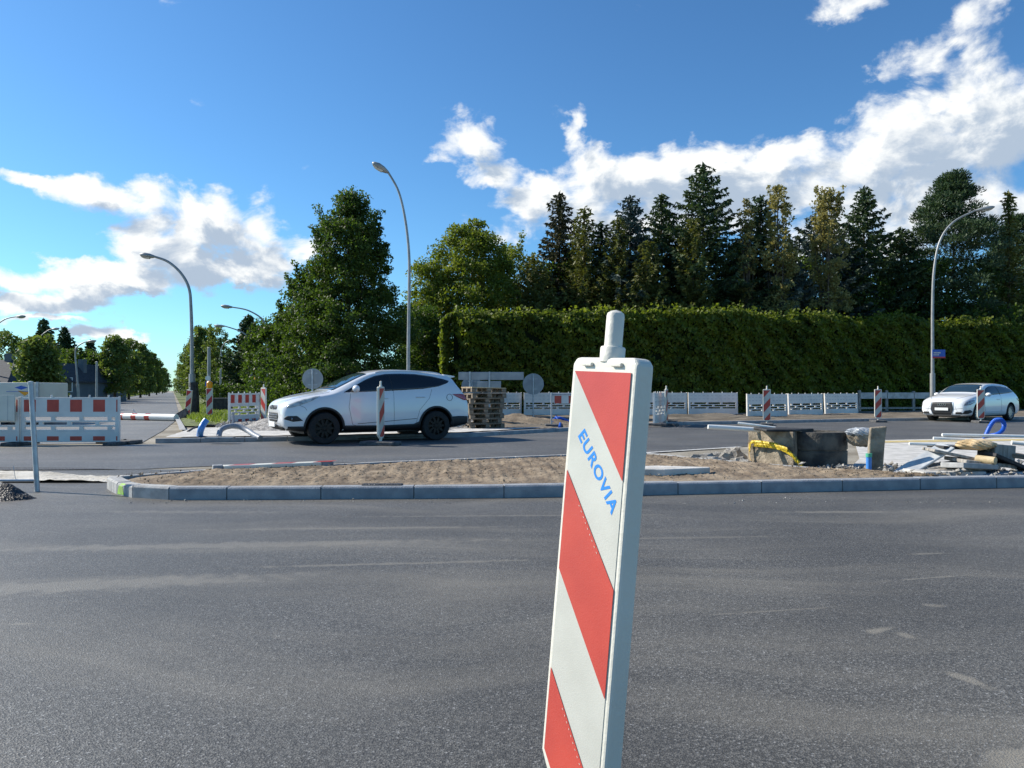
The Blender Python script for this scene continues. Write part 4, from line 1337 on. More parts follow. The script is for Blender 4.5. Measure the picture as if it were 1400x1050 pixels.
place_beacon(1200.5, 28.0, R(-8), 'small beacon on the road left of the white hatchback, right of the barriers')
place_beacon(1341, 27.4, R(-12), 'small beacon directly in front of the white hatchback')
place_beacon(911, 25.0, R(62), 'small beacon seen nearly edge-on beside the edge-on white barrier')
place_beacon(520.5, 16.35, R(72), 'narrow beacon seen nearly edge-on in front of the doors of the white SUV', sc=1.04, z=0.0)
bm_ = make_beacon('guide_beacon', 'small beacon at the right end of the striped barrier by the SUV front bumper', mirror=False, group=GB)
bm_.location = (*P(360.5, 560, 24.6).xy, 0.05); bm_.rotation_euler = (0, 0, R(-35))
bd_ = make_beacon('guide_beacon', 'dull beacon leaning against the foot of the lamp post beside the side road', mirror=True, group=GB, shaded=True)  # shade on this beacon is put into its red bands
bd_.location = (*P(256, 560, 31.0).xy, 0.02); bd_.rotation_euler = (R(10), R(12), R(-10))
bl_ = place_beacon(286.5, 30.0, R(5), 'beacon carrying an amber warning lamp on the grass behind the blue hose', src=bd_, z=.05)
wl = MB().lathe([(.001, 1.19), (.09, 1.20), (.11, 1.26), (.11, 1.42), (.07, 1.47), (.001, 1.48)], 14)
wl.obj('warning_lamp', 'amber', bl_, smooth_=True)
#@@PART3

# ------------------------------------------------------------------ cars
def interp_st(st, x):
    X = [s_[0] for s_ in st]
    return [float(np.interp(x, X, [s_[k] for s_ in st])) for k in range(1, 7)]


class Car:
    """local axes: x forward, y to the left, origin on the ground below the middle; xf = distance behind the front bumper"""

    def __init__(s, root, L, st, paint, wheel_x, wr, track, ww_, rim):
        s.L = L; s.root = root; s.wheel_x = wheel_x; s.wr = wr
        vs = []; fs = []
        for (x, zb, w, zs, wre, zr, zt) in st:
            h = [(0, zb), (w * .72, zb), (w * .93, zb + .03), (w * .985, zb + .12), (w, zb + .38 * (zs - zb)), (w * .99, zb + .72 * (zs - zb)),
                 (w * .965, zs - .03), (w * .95 * .5 + wre * .5 + .012 + .02 * (zr > zs + .2), zs * .5 + zr * .5), (wre, zr - .02), (wre * .93, zr + (zt - zr) * .42), (wre * .5, zr + (zt - zr) * .86), (0, zt)]
            full = h + [(-y, z) for y, z in h[-2:0:-1]]
            vs += [(L / 2 - x, y, z) for y, z in full]
        n = len(full)
        for i in range(len(st) - 1):
            for k in range(n):
                fs.append((i * n + k, i * n + (k + 1) % n, (i + 1) * n + (k + 1) % n, (i + 1) * n + k))
        for base, flip in ((0, True), ((len(st) - 1) * n, False)):    # quad strips close both ends
            idx = [base + k for k in range(n)]
            h = n // 2
            for k in range(h):
                a, b = idx[k], idx[k + 1]; c, d = idx[(n - k - 1) % n], idx[(n - k) % n]
                q = [a, b, c, d]
                q = list(dict.fromkeys(q))
                fs.append(tuple(q))
        mb = MB().add(vs, fs)
        o = mb.obj('tmp_body', [paint, 'trim'])
        sm = o.modifiers.new('s', 'SUBSURF'); sm.levels = 2; sm.render_levels = 2
        cut = MB()
        for xw in wheel_x:
            for sg in (-1, 1):
                cut.lathe([(.001, sg * (track - .42)), (wr + .065, sg * (track - .42)), (wr + .065, sg * (track + .5)), (.001, sg * (track + .5))], 40, 'Y', (L / 2 - xw, 0, wr + .01), mi=0)
        cu = cut.obj('tmp_cut', ['car_white', 'trim'])
        cu.data.polygons.foreach_set('material_index', [1] * len(cu.data.polygons))
        dg = bpy.context.evaluated_depsgraph_get(); dg.update()
        bm = bmesh.new(); bm.from_object(o, dg)
        s.bvh = BVHTree.FromBMesh(bm); bm.free()
        bo = o.modifiers.new('b', 'BOOLEAN'); bo.object = cu; bo.operation = 'DIFFERENCE'; bo.solver = 'EXACT'
        bpy.context.view_layer.update()
        dg = bpy.context.evaluated_depsgraph_get()
        me = bpy.data.meshes.new_from_object(o.evaluated_get(dg))
        bpy.data.objects.remove(o); bpy.data.objects.remove(cu)
        me.name = 'body'
        me.shade_smooth(); me.set_sharp_from_angle(angle=R(38))
        s.body = bpy.data.objects.new('body', me); COL.objects.link(s.body); s.body.parent = root
        for xw in wheel_x:
            for sg in (-1, 1):
                s.wheel(xw, sg, wr, track, ww_, rim)

    def wheel(s, xw, sg, r, track, w, rim):
        e = bpy.data.objects.new('wheel', None); COL.objects.link(e); e.parent = s.root
        e.location = (s.L / 2 - xw, sg * track, r)
        rr = r * rim[1]
        MB().lathe([(rr, -w / 2), (r * .93, -w / 2), (r * .985, -w / 2 + .02), (r, -w / 2 + .05), (r, w / 2 - .05), (r * .985, w / 2 - .02), (r * .93, w / 2), (rr, w / 2)], 40, 'Y').obj('tyre', 'tyre', e, smooth_=True, angle=40)
        mb = MB()
        o = sg * (w / 2 - .005)
        mb.lathe([(rr, -sg * w / 2), (rr, o), (rr * .94, o), (rr * .90, o - sg * .03), (rr * .88, o - sg * .12)], 36, 'Y')
        mb.lathe([(.001, o - sg * .015), (.035, o - sg * .015), (.06, o - sg * .03), (.07, o - sg * .09)], 20, 'Y')
        for k in range(rim[2]):
            a = 6.283 * k / rim[2]
            mt = Matrix.Rotation(a, 4, 'Y')
            y1, y0 = sorted((o - sg * .02, o - sg * .05))
            vs = [mt @ Vector(q) for q in ((.04, y1, -.032), (.04, y0, -.032), (.04, y0, .032), (.04, y1, .032), (rr * .93, y1 + sg * .0, -.020), (rr * .93, y0, -.020), (rr * .93, y0, .020), (rr * .93, y1, .020))]
            mb.add(vs, [(0, 1, 2, 3), (4, 7, 6, 5), (0, 4, 5, 1), (1, 5, 6, 2), (2, 6, 7, 3), (3, 7, 4, 0)])
        mb.obj('rim', rim[0], e, smooth_=True, angle=30)
        MB().lathe([(.001, o - sg * .10), (rr * .9, o - sg * .10)], 24, 'Y').obj('brake_disc', 'trim', e)

    def hit(s, ax, a, b, off):
        """ax L/R: (xf, z) seen from the side; F/B: (y, z); T: (xf, y)"""
        if ax in 'LR':
            sg = 1 if ax == 'L' else -1
            o = Vector((s.L / 2 - a, sg * 4, b)); d = Vector((0, -sg, 0))
        elif ax in 'FB':
            sg = 1 if ax == 'F' else -1
            o = Vector((sg * 5, a, b)); d = Vector((-sg, 0, 0))
        else:
            o = Vector((s.L / 2 - a, b, 4)); d = Vector((0, 0, -1))
        loc, nrm, _, _ = s.bvh.ray_cast(o, d)
        if loc is None:
            tgt = o + d * (4.0 if ax in 'LRT' else 5.0)
            tgt = Vector(tgt)
            if ax in 'LR': tgt.y = (1 if ax == 'L' else -1) * .8
            elif ax in 'FB': tgt.x = (1 if ax == 'F' else -1) * (s.L / 2 - .1)
            else: tgt.z = 1.2
            loc, nrm, _, _ = s.bvh.find_nearest(tgt)
        if nrm.dot(d) > 0: nrm = -nrm
        return loc + nrm * off

    def decal(s, name, ax, poly, m, off=.004, nc=26, nr=8, parent=None):
        """fill an outline (monotone in its first coordinate) on the body surface"""
        n = len(poly)
        x0 = min(p_[0] for p_ in poly); x1 = max(p_[0] for p_ in poly)
        vs = []
        e = (x1 - x0) * .002
        for i in range(nc + 1):
            x = x0 + e + (x1 - x0 - 2 * e) * i / nc
            ys = []
            for k in range(n):
                a, b = poly[k], poly[(k + 1) % n]
                if (a[0] - x) * (b[0] - x) <= 0 and a[0] != b[0]:
                    ys.append(a[1] + (b[1] - a[1]) * (x - a[0]) / (b[0] - a[0]))
            lo, hi = min(ys), max(ys)
            for j in range(nr + 1):
                vs.append(s.hit(ax, x, lo + (hi - lo) * j / nr, off))
        fs = [(i * (nr + 1) + j, (i + 1) * (nr + 1) + j, (i + 1) * (nr + 1) + j + 1, i * (nr + 1) + j + 1) for i in range(nc) for j in range(nr)]
        o = MB().add(vs, fs).obj(name, m, parent or s.root, smooth_=True, fix=True, angle=0)
        so = o.modifiers.new('t', 'SOLIDIFY'); so.thickness = .006; so.offset = 0
        return o

    def ring(s, name, ax, cx, cz, r0, r1, a0, a1, m, off=.006, parent=None, seg=28):
        vs = []
        for i in range(seg + 1):
            a = a0 + (a1 - a0) * i / seg
            for r in (r0, (r0 + r1) / 2, r1):
                vs.append(s.hit(ax, cx + r * math.cos(a), cz + r * math.sin(a), off))
        fs = [(i * 3 + j, (i + 1) * 3 + j, (i + 1) * 3 + j + 1, i * 3 + j + 1) for i in range(seg) for j in range(2)]
        o = MB().add(vs, fs).obj(name, m, parent or s.root, smooth_=True, angle=0)
        so = o.modifiers.new('t', 'SOLIDIFY'); so.thickness = .014; so.offset = 0
        return o

    def seam(s, name, ax, pts, m='trim', w=.0035, off=.0005, parent=None):
        p_ = []
        for a, b in zip(pts[:-1], pts[1:]):
            for i in range(6):
                p_.append(s.hit(ax, a[0] + (b[0] - a[0]) * i / 6, a[1] + (b[1] - a[1]) * i / 6, off))
        p_.append(s.hit(ax, *pts[-1], off))
        return MB().tube(p_, w, 5).obj(name, m, parent or s.root)


def mirror_part(car, xf, z, m, sg, scale=1.0):
    b = car.hit('L' if sg > 0 else 'R', xf, z, 0)
    o = thing_child('wing_mirror', car.root)
    mb = MB()
    c = b + Vector((.02, sg * .11, .05))
    prof = [(-.09, .02), (-.07, .075), (0, .10), (.05, .085), (.085, .04), (.1, .008)]
    vs = []
    for (x, r) in prof:
        for k in range(14):
            a = 6.283 * k / 14
            vs.append(c + Vector((x * .8, sg * r * 1.15 * math.cos(a) * scale, r * .85 * math.sin(a) * scale)))
    fs = [(q * 14 + k, q * 14 + (k + 1) % 14, (q + 1) * 14 + (k + 1) % 14, (q + 1) * 14 + k) for q in range(5) for k in range(14)] + [tuple(range(14)), tuple(range(70, 84))]
    mb.add(vs, fs).obj('mirror_shell', m, o, smooth_=True, angle=50)
    MB().tube([b - Vector((0, sg * .02, -.01)), c], [.03, .025], 8).obj('mirror_arm', 'trim', o)


def thing_child(name, parent):
    e = bpy.data.objects.new(name, None); COL.objects.link(e); e.parent = parent
    return e


# --- the white SUV
suv = thing('suv', 'white SUV with black lower trim and black wheels turning left past the island', 'car', (0, 0, 0))
ST = [  # xf, zbottom, halfwidth, zshoulder, roof-edge halfwidth, z roof edge, z top
    (.00, .50, .60, .70, .50, .76, .80), (.05, .36, .72, .80, .58, .86, .895), (.16, .29, .82, .86, .66, .935, .965), (.36, .27, .885, .92, .72, 1.00, 1.03),
    (.65, .26, .905, .985, .745, 1.06, 1.09), (.90, .25, .91, 1.03, .755, 1.095, 1.13), (1.06, .25, .91, 1.055, .755, 1.12, 1.165), (1.24, .25, .91, 1.075, .735, 1.20, 1.25),
    (1.60, .25, .91, 1.09, .70, 1.375, 1.425), (1.85, .25, .91, 1.10, .665, 1.49, 1.545), (2.10, .25, .91, 1.11, .64, 1.56, 1.62), (2.45, .25, .91, 1.13, .63, 1.60, 1.66),
    (2.90, .25, .91, 1.15, .625, 1.60, 1.662), (3.35, .25, .91, 1.18, .615, 1.575, 1.64), (3.75, .26, .91, 1.21, .60, 1.53, 1.60), (4.05, .27, .90, 1.22, .585, 1.475, 1.55),
    (4.14, .28, .89, 1.18, .60, 1.36, 1.42), (4.24, .29, .88, 1.12, .63, 1.22, 1.27), (4.32, .31, .87, 1.02, .66, 1.09, 1.12), (4.38, .33, .85, .92, .67, .97, .99), (4.41, .40, .80, .78, .66, .84, .86)]
car = Car(suv, 4.41, ST, 'car_white', (.88, 3.52), .345, .80, .225, ('rim_black', .64, 10))
for ax in 'LR':
    win = [(1.32, 1.12), (1.56, 1.25), (1.85, 1.40), (2.08, 1.49), (2.35, 1.535), (2.7, 1.548), (3.1, 1.538), (3.5, 1.49), (3.78, 1.43), (3.93, 1.385), (3.86, 1.335), (3.6, 1.255), (3.2, 1.20), (2.6, 1.165), (2.0, 1.14)]
    w = car.decal('side_window', ax, win, 'glass', off=.004, nc=50, nr=10)
    car.seam('pillar_seam', ax, [(2.46, 1.15), (2.42, 1.53)], parent=w, w=.012)
    dr = car.seam('door_seam', ax, [(1.47, 1.10), (1.42, .8), (1.50, .42), (1.62, .38)])
    car.seam('door_seam', ax, [(2.47, 1.14), (2.47, .38)])
    car.seam('door_seam', ax, [(3.42, 1.19), (3.34, .98), (3.10, .72), (3.0, .40)])
    car.seam('swage_line', ax, [(1.62, .43), (2.3, .47), (3.02, .52)], w=.006)
    car.ring('fuel_flap', ax, 3.86, 1.0, .072, .079, 0, 6.283, 'trim', off=.001) if ax == 'L' else None
    for xh in (2.22, 3.12):
        h = car.hit(ax, xh, .985 if xh < 3 else 1.01, .02)
        sg = 1 if ax == 'L' else -1
        MB().tube([h + Vector((.11, -sg * .02, 0)), h + Vector((.08, 0, 0)), h + Vector((-.08, 0, 0)), h + Vector((-.11, -sg * .02, 0))], .013, 8).obj('door_handle', 'car_white', suv, smooth_=True)
    sill = [(1.26, .262), (1.30, .40), (2.2, .385), (2.95, .40), (3.12, .47), (3.14, .27)]
    car.decal('sill_trim', ax, sill, 'trim', off=.008, nc=30, nr=4)
    car.decal('bumper_trim', ax, [(3.88, .30), (3.90, .55), (4.1, .56), (4.37, .55), (4.385, .38)], 'trim', off=.008, nc=14, nr=4)
    car.decal('bumper_trim', ax, [(.10, .33), (.12, .40), (.45, .40), (.50, .285)], 'trim', off=.008, nc=12, nr=3)
    car.ring('arch_trim', ax, .88, .355, .402, .450, R(-4), R(184), 'trim')
    car.ring('arch_trim', ax, 3.52, .355, .402, .450, R(-4), R(184), 'trim')
    car.decal('headlight', ax, [(.10, .79), (.18, .88), (.42, .965), (.72, 1.035), (.80, 1.04), (.62, .94), (.40, .86), (.20, .80)], 'headlight', off=.006, nc=26, nr=6)
    fl = car.decal('fog_lamp_bay', ax, [(.055, .555), (.10, .62), (.30, .625), (.42, .52), (.22, .50)], 'trim', off=.004, nc=14, nr=4)
    fh = car.hit(ax, .20, .56, .012)
    MB().lathe([(.001, 0), (.035, 0), (.035, .01), (.001, .012)], 14, 'X', tuple(fh)).obj('fog_lamp', 'chrome', fl)
    car.decal('taillight', ax, [(3.93, 1.075), (4.15, 1.08), (4.33, 1.06), (4.36, .93), (4.25, .93), (4.05, 1.01)], 'taillight', off=.006, nc=16, nr=5)
ws = []
ws = [(1.11, -.66), (1.11, .66), (1.93, .575), (1.93, -.575)]
car.decal('windscreen', 'T', ws, 'glass_front', off=.004, nc=22, nr=18)
car.decal('rear_window', 'B', [(-.60, 1.19), (-.53, 1.42), (.53, 1.42), (.60, 1.19)], 'glass', off=.004, nc=16, nr=6)
MB().add([(2.205 - xf_, y_, z_) for xf_, z_ in ((3.86, 1.55), (4.17, 1.505), (4.17, 1.485), (3.95, 1.44)) for y_ in (-.54, .54)],
         [(0, 1, 3, 2), (2, 3, 5, 4), (4, 5, 7, 6), (6, 7, 1, 0), (0, 2, 4, 6), (1, 7, 5, 3)]).obj('spoiler', 'car_white', suv, bevel=.01)
ug = car.decal('upper_grille', 'F', [(-.33, .80), (-.27, .755), (.27, .755), (.33, .80), (.31, .84), (-.31, .84)], 'trim', off=.005, nc=16, nr=4)
h = car.hit('F', 0, .80, .015)
MB().lathe([(.038, -.004), (.048, -.004), (.048, .004), (.038, .004)], 20, 'X', (0, 0, 0), closed=True).obj('emblem', 'chrome', ug, smooth_=True).location = h
em = MB()
for y in (-.017, .017):
    em.box(-.003, .003, y - .004, y + .004, -.022, .022)
em.box(-.003, .003, -.017, .017, -.004, .004)
eo = em.obj('emblem_letter', 'chrome', ug); eo.location = h
lg = car.decal('lower_grille', 'F', [(-.42, .60), (-.34, .49), (.34, .49), (.42, .60), (.40, .69), (-.40, .69)], 'trim', off=.005, nc=18, nr=6)
for z in (.54, .59, .64):
    car.seam('grille_bar', 'F', [(-.38, z), (0, z), (.38, z)], 'chrome', .006, .012, lg)
pl_ = car.hit('F', 0, .44, .02)
MB().box(-.006, .006, -.26, .26, -.055, .055, 0).obj('number_plate', 'plate', suv).location = pl_ + Vector((.03, 0, 0))
car.decal('front_skirt', 'F', [(-.62, .36), (-.60, .40), (.60, .40), (.62, .36), (.5, .31), (-.5, .31)], 'trim', off=.01, nc=14, nr=2)
for sg in (-1, 1):
    car.seam('bonnet_seam', 'T', [(.14, .50 * sg), (.40, .66 * sg), (.80, .71 * sg), (1.05, .70 * sg)])
    car.seam('bumper_seam', 'R' if sg < 0 else 'L', [(.30, .87), (.46, .80), (.50, .74)])
    car.seam('crease', 'T', [(.30, .34 * sg), (.70, .42 * sg), (1.0, .45 * sg)], 'car_white', .010, -.004)
car.seam('wiper', 'T', [(1.13, -.05), (1.24, .50)], 'trim', .009, .012)
car.seam('wiper', 'T', [(1.13, -.55), (1.22, .0)], 'trim', .009, .012)
mirror_part(car, 1.58, 1.15, 'car_white', 1); mirror_part(car, 1.58, 1.15, 'car_white', -1)
for sg in (-1, 1):
    MB().tube(catmull([(2.205 - 2.12, sg * .60, 1.56), (2.205 - 2.3, sg * .60, 1.60), (2.205 - 2.9, sg * .585, 1.615), (2.205 - 3.5, sg * .575, 1.59), (2.205 - 3.75, sg * .57, 1.555)], 5), .014, 8).obj('roof_rail', 'car_white', suv, smooth_=True)
MB().box(-1.7, 1.7, -.62, .62, .22, .34).obj('underbody', 'trim', suv)
SUV_TH = 30.5
d_ = Vector((-math.cos(R(SUV_TH)), -math.sin(R(SUV_TH))))
lf = Vector((math.sin(R(SUV_TH)), -math.cos(R(SUV_TH))))
fw = Vector((-4.04, 16.55))      # near front wheel contact
c_ = fw - lf * .88 - d_ * (2.205 - .88)
suv.location = (c_.x, c_.y, .004); suv.rotation_euler = (0, 0, math.atan2(d_.y, d_.x))
SUV_C = c_

# --- the white hatchback
hb_ = thing('hatchback', 'white compact hatchback with silver wheels driving left behind a small beacon at the right', 'car', (0, 0, 0))
ST2 = [
    (.00, .34, .60, .62, .48, .68, .71), (.04, .24, .74, .68, .58, .75, .78), (.14, .20, .83, .74, .66, .82, .85), (.40, .19, .875, .82, .71, .90, .935),
    (.75, .18, .88, .88, .73, .965, 1.0), (1.10, .18, .88, .92, .74, 1.005, 1.04), (1.28, .18, .88, .935, .71, 1.09, 1.13), (1.58, .18, .88, .95, .665, 1.25, 1.30),
    (1.88, .18, .88, .96, .63, 1.35, 1.40), (2.20, .18, .88, .97, .62, 1.39, 1.44), (2.60, .18, .88, .98, .615, 1.40, 1.452), (3.05, .18, .88, 1.0, .605, 1.39, 1.445), (3.50, .18, .88, 1.01, .595, 1.36, 1.415),
    (3.85, .19, .875, 1.01, .585, 1.31, 1.365), (3.98, .20, .87, 1.0, .60, 1.20, 1.25), (4.10, .22, .86, .96, .64, 1.06, 1.09), (4.22, .25, .84, .86, .66, .93, .96), (4.29, .32, .80, .70, .64, .76, .78)]
car = Car(hb_, 4.29, ST2, 'car_white2', (.86, 3.44), .315, .765, .21, ('rim_silver', .70, 10))
for ax in 'LR':
    win = [(1.31, .965), (1.55, 1.11), (1.80, 1.235), (2.1, 1.31), (2.5, 1.335), (3.0, 1.325), (3.45, 1.285), (3.72, 1.22), (3.80, 1.09), (3.4, 1.05), (2.4, 1.005)]
    w = car.decal('side_window', ax, win, 'glass', off=.004, nc=40, nr=8)
    car.seam('pillar_seam', ax, [(2.62, .99), (2.58, 1.29)], parent=w, w=.014)
    car.seam('door_seam', ax, [(1.42, .93), (1.36, .6), (1.42, .30), (2.6, .28)])
    car.seam('door_seam', ax, [(2.66, .98), (2.66, .29)])
    h = car.hit(ax, 2.42, .82, .02); sg = 1 if ax == 'L' else -1
    MB().tube([h + Vector((.11, -sg * .02, 0)), h + Vector((.08, 0, 0)), h + Vector((-.08, 0, 0)), h + Vector((-.11, -sg * .02, 0))], .012, 8).obj('door_handle', 'car_white2', hb_, smooth_=True)
    car.decal('headlight', ax, [(.06, .60), (.12, .71), (.35, .785), (.66, .80), (.62, .71), (.30, .625)], 'headlight_dark', off=.005, nc=18, nr=5)
    car.decal('air_intake', ax, [(.05, .30), (.07, .42), (.30, .45), (.46, .37), (.2, .30)], 'trim', off=.004, nc=14, nr=3)
    car.decal('taillight', ax, [(3.95, .86), (4.18, .84), (4.23, .72), (4.05, .76)], 'taillight', off=.005, nc=10, nr=3)
    car.seam('rub_strip', ax, [(1.35, .36), (2.4, .38), (3.0, .38)], 'car_white2', .012, .004)
car.decal('windscreen', 'T', [(1.21, -.64), (1.21, .64), (1.88, .55), (1.88, -.55)], 'glass_front', off=.004, nc=20, nr=14)
car.decal('rear_window', 'B', [(-.55, 1.02), (-.48, 1.21), (.48, 1.21), (.55, 1.02)], 'glass', off=.004, nc=14, nr=5)
gr_ = car.decal('grille', 'F', [(-.40, .45), (-.33, .26), (.33, .26), (.40, .45), (.39, .72), (-.39, .72)], 'trim', off=.006, nc=16, nr=8)
car.seam('grille_frame', 'F', [(-.33, .255), (-.405, .45), (-.39, .725), (.39, .725), (.405, .45), (.33, .255), (-.33, .255)], 'chrome', .007, .01, gr_)
for k in range(4):
    q = car.hit('F', -.105 + .07 * k, .635, .02)
    MB().lathe([(.036, -.004), (.046, -.004), (.046, .004), (.036, .004)], 18, 'X', tuple(q), closed=True).obj('emblem_ring', 'chrome', gr_, smooth_=True)
MB().box(-.006, .006, -.24, .24, -.05, .05, 0).obj('number_plate', 'plate', hb_).location = car.hit('F', 0, .47, .02) + Vector((.02, 0, 0))
car.seam('lower_lip', 'F', [(-.62, .24), (0, .24), (.62, .24)], 'trim', .02, .0)
for sg in (-1, 1):
    car.seam('bonnet_seam', 'T', [(.12, .42 * sg), (.40, .60 * sg), (.80, .68 * sg), (1.15, .68 * sg)], w=.005)
    car.seam('crease', 'F', [(.62 * sg, .30), (.50 * sg, .46), (.46 * sg, .58)], 'rim_silver', .006, -.002)
car.seam('bumper_seam', 'F', [(-.72, .50), (-.60, .49), (-.42, .47)], w=.005)
car.seam('bumper_seam', 'F', [(.72, .50), (.60, .49), (.42, .47)], w=.005)
for sg in (-1, 1):
    car.decal('front_intake', 'F', [(min(.46 * sg, .70 * sg), .29), (min(.46 * sg, .70 * sg) + .02, .37), (max(.46 * sg, .70 * sg) - .02, .37), (max(.46 * sg, .70 * sg), .29)], 'trim', off=.005, nc=8, nr=3)
mirror_part(car, 1.50, .95, 'car_white2', 1, .9); mirror_part(car, 1.50, .95, 'car_white2', -1, .9)
MB().box(-1.6, 1.6, -.6, .6, .16, .28).obj('underbody', 'trim', hb_)
th2 = R(34)
q = P(1327, 560, 29.6)
hb_.location = (q.x, q.y, .004); hb_.rotation_euler = (0, 0, math.pi + th2)


# ------------------------------------------------------------------ road signs seen from behind
def post(root, h, x=0, r=.03, z=0):
    MB().tube([(x, 0, z - .1), (x, 0, h)], r, 10).obj('post', 'steel', root, smooth_=True)


def round_sign(px, py, Yd, base_z, label, r=.42):
    c = P(px, py, Yd)
    root = thing('round_sign', label, 'road sign', (c.x, c.y, base_z), R(random.uniform(-6, 6)), 'round road signs seen from behind')
    zc = c.z - base_z
    post(root, zc + r * .9, r=.03)
    MB().lathe([(.001, 0), (r * .97, 0), (r, -.012), (r, -.02), (r * .97, -.02), (.001, -.02)][::-1], 36, 'Y', (0, .07, zc)).obj('disc', 'sign_back', root, smooth_=True, angle=30)
    for dz in (-.2, .2):
        MB().box(-.16, .16, .035, .05, zc + dz - .02, zc + dz + .02).obj('bracket', 'steel', root)


round_sign(427, 518, 26.5, .1, 'round grey sign back standing behind the bonnet of the white SUV', r=.36)
round_sign(729, 525, 30.5, .1, 'round grey sign back on a thin post before the white slotted barriers')
round_sign(645, 528, 31.5, .1, 'round grey sign back partly hidden behind the stack of pallets')
c = P(672, 514, 29.0)
root = thing('direction_sign', 'long grey sign board seen from behind on two posts above the stack of pallets', 'road sign', (c.x, c.y, .1), R(2))
zc = c.z - .1
for x in (-.82, -.08):
    post(root, zc + .16, x, .035)
MB().box(-1.25, 1.22, .05, .075, zc - .15, zc + .15).obj('board', 'sign_back', root, bevel=.01)
MB().box(-.55, .36, .055, .08, zc - .52, zc - .19).obj('lower_board', 'sign_back', root, bevel=.03)


# ------------------------------------------------------------------ stack of pallets / formwork
def pallet(dark):
    root = thing('wooden_pallet', '', 'pallet', (0, 0, 0), 0, 'stack of weathered pallets behind the SUV tail')
    for i in range(7):
        y = -.4 + i * .125
        MB().box(-.6, .6, y, y + .098, .122, .144).obj('deck_board', dark, root, bevel=.003)
    for y in (-.4, -.05, .3):
        for x in (-.6, -.07, .46):
            MB().box(x, x + .14, y, y + .1, .022, .10).obj('block', 'wood', root)
        MB().box(-.6, .6, y, y + .1, 0, .021).obj('bottom_board', 'wood', root)
    for x in (-.6, -.07, .46):
        MB().box(x, x + .14, -.4, .4, .1005, .1215).obj('cross_board', 'wood', root)
    return root


pal = pallet('wood')
b_ = G(655, 590.5)
ordn = ['bottom', 'second from the bottom', 'third from the bottom', 'fourth from the bottom', 'fifth from the bottom', 'third from the top', 'second from the top', 'topmost']
for i in range(8):
    o = pal if i == 0 else dup(pal)
    o.scale = (.9, .9, 1)
    o.location = (b_.x + .02 + random.uniform(-.05, .05) + .012 * i, b_.y + .55 + random.uniform(-.04, .04), .075 + i * .1445)
    o.rotation_euler = (0, 0 if i < 7 else R(1.5), R(28) + random.uniform(-.07, .07))
    o['label'] = ['', ''][0] + ordn[i] + ' pallet of the weathered stack behind the SUV tail' + (', with pale fresh boards' if i == 7 else '')
    if i == 7:
        o.location.z += .02
        for ch in o.children:
            if ch.name.startswith('deck'):
                ch.data = ch.data.copy(); ch.data.materials[0] = M['wood_pale']

# ------------------------------------------------------------------ plank fence at the right
pf = thing('plank_fence', 'weathered fence with one pale top plank beyond the road, left of the white hatchback', 'fence', (P(1175, 560, 40).x, 40, 0), R(6))
for i in range(6):
    MB().box(i * 1.5 - .06, i * 1.5 + .06, -.05, .05, -.1, 1.15 + random.uniform(-.04, .04)).obj('fence_post', 'wood_grey', pf)
for i in range(5):
    MB().box(i * 1.5 + .02, i * 1.5 + 1.48, -.085, -.055, .72, 1.04).obj('plank', 'concrete', pf, bevel=.01)
    MB().box(i * 1.5 + .02, i * 1.5 + 1.48, -.075, -.055, .18, .28).obj('lower_rail', 'wood_grey', pf)

# ------------------------------------------------------------------ left edge: metal fence end, board, trailer, houses
g_ = G(51, 672)
mf = thing('site_fence', 'grey tubular fence end standing tilted at the left edge', 'fence', g_, 0)
tp = P(42, 522, g_.y + .02) - g_
MB().tube([(0, 0, 0), tp], .028, 12).obj('upright', 'steel', mf, smooth_=True)
MB().lathe([(.001, .01), (.031, 0), (.031, -.03)], 12, c=tuple(tp)).obj('cap', 'steel', mf)
MB().tube([(-2.3, .02, .12), (-.0, 0, .13)], .017, 8).obj('bottom_rail', 'steel', mf, smooth_=True)
MB().tube([(-2.3, .02, .0), (-2.38, .0, tp.z)], .038, 12).obj('upright', 'steel', mf, smooth_=True)
for i in range(1, 9):
    MB().tube([(-.25 * i, 0, .13), (-.25 * i - .03, 0, .30)], .003, 5).obj('wire', 'steel', mf)
# white board hanging over the left barrier
wb = thing('notice_board', 'white board with a faint grey outline mark hanging on the leftmost barrier', 'board', (-10.95, 16.36, .62))
MB().box(-.75, .36, -.02, .02, -.10, .45).obj('sheet', 'plastic', wb, bevel=.004)
mb = MB()
cc_ = catmull([(-.52, .22), (-.42, .34), (-.2, .35), (-.02, .33), (0.04, .27), (-.05, .20), (-.12, .06), (-.22, -.02), (-.3, .08)], 5)
mb.tube([(q.x, -.0235, q.y) for q in cc_ for _ in (0,)] if False else [(a[0], -.0235, a[1]) for a in cc_], .012, 5)
mb.obj('outline_mark', 'ink', wb)
for x in (-.08, .22):
    MB().box(x, x + .006, -.0235, -.019, -.10, .45).obj('fold', 'ink', wb)
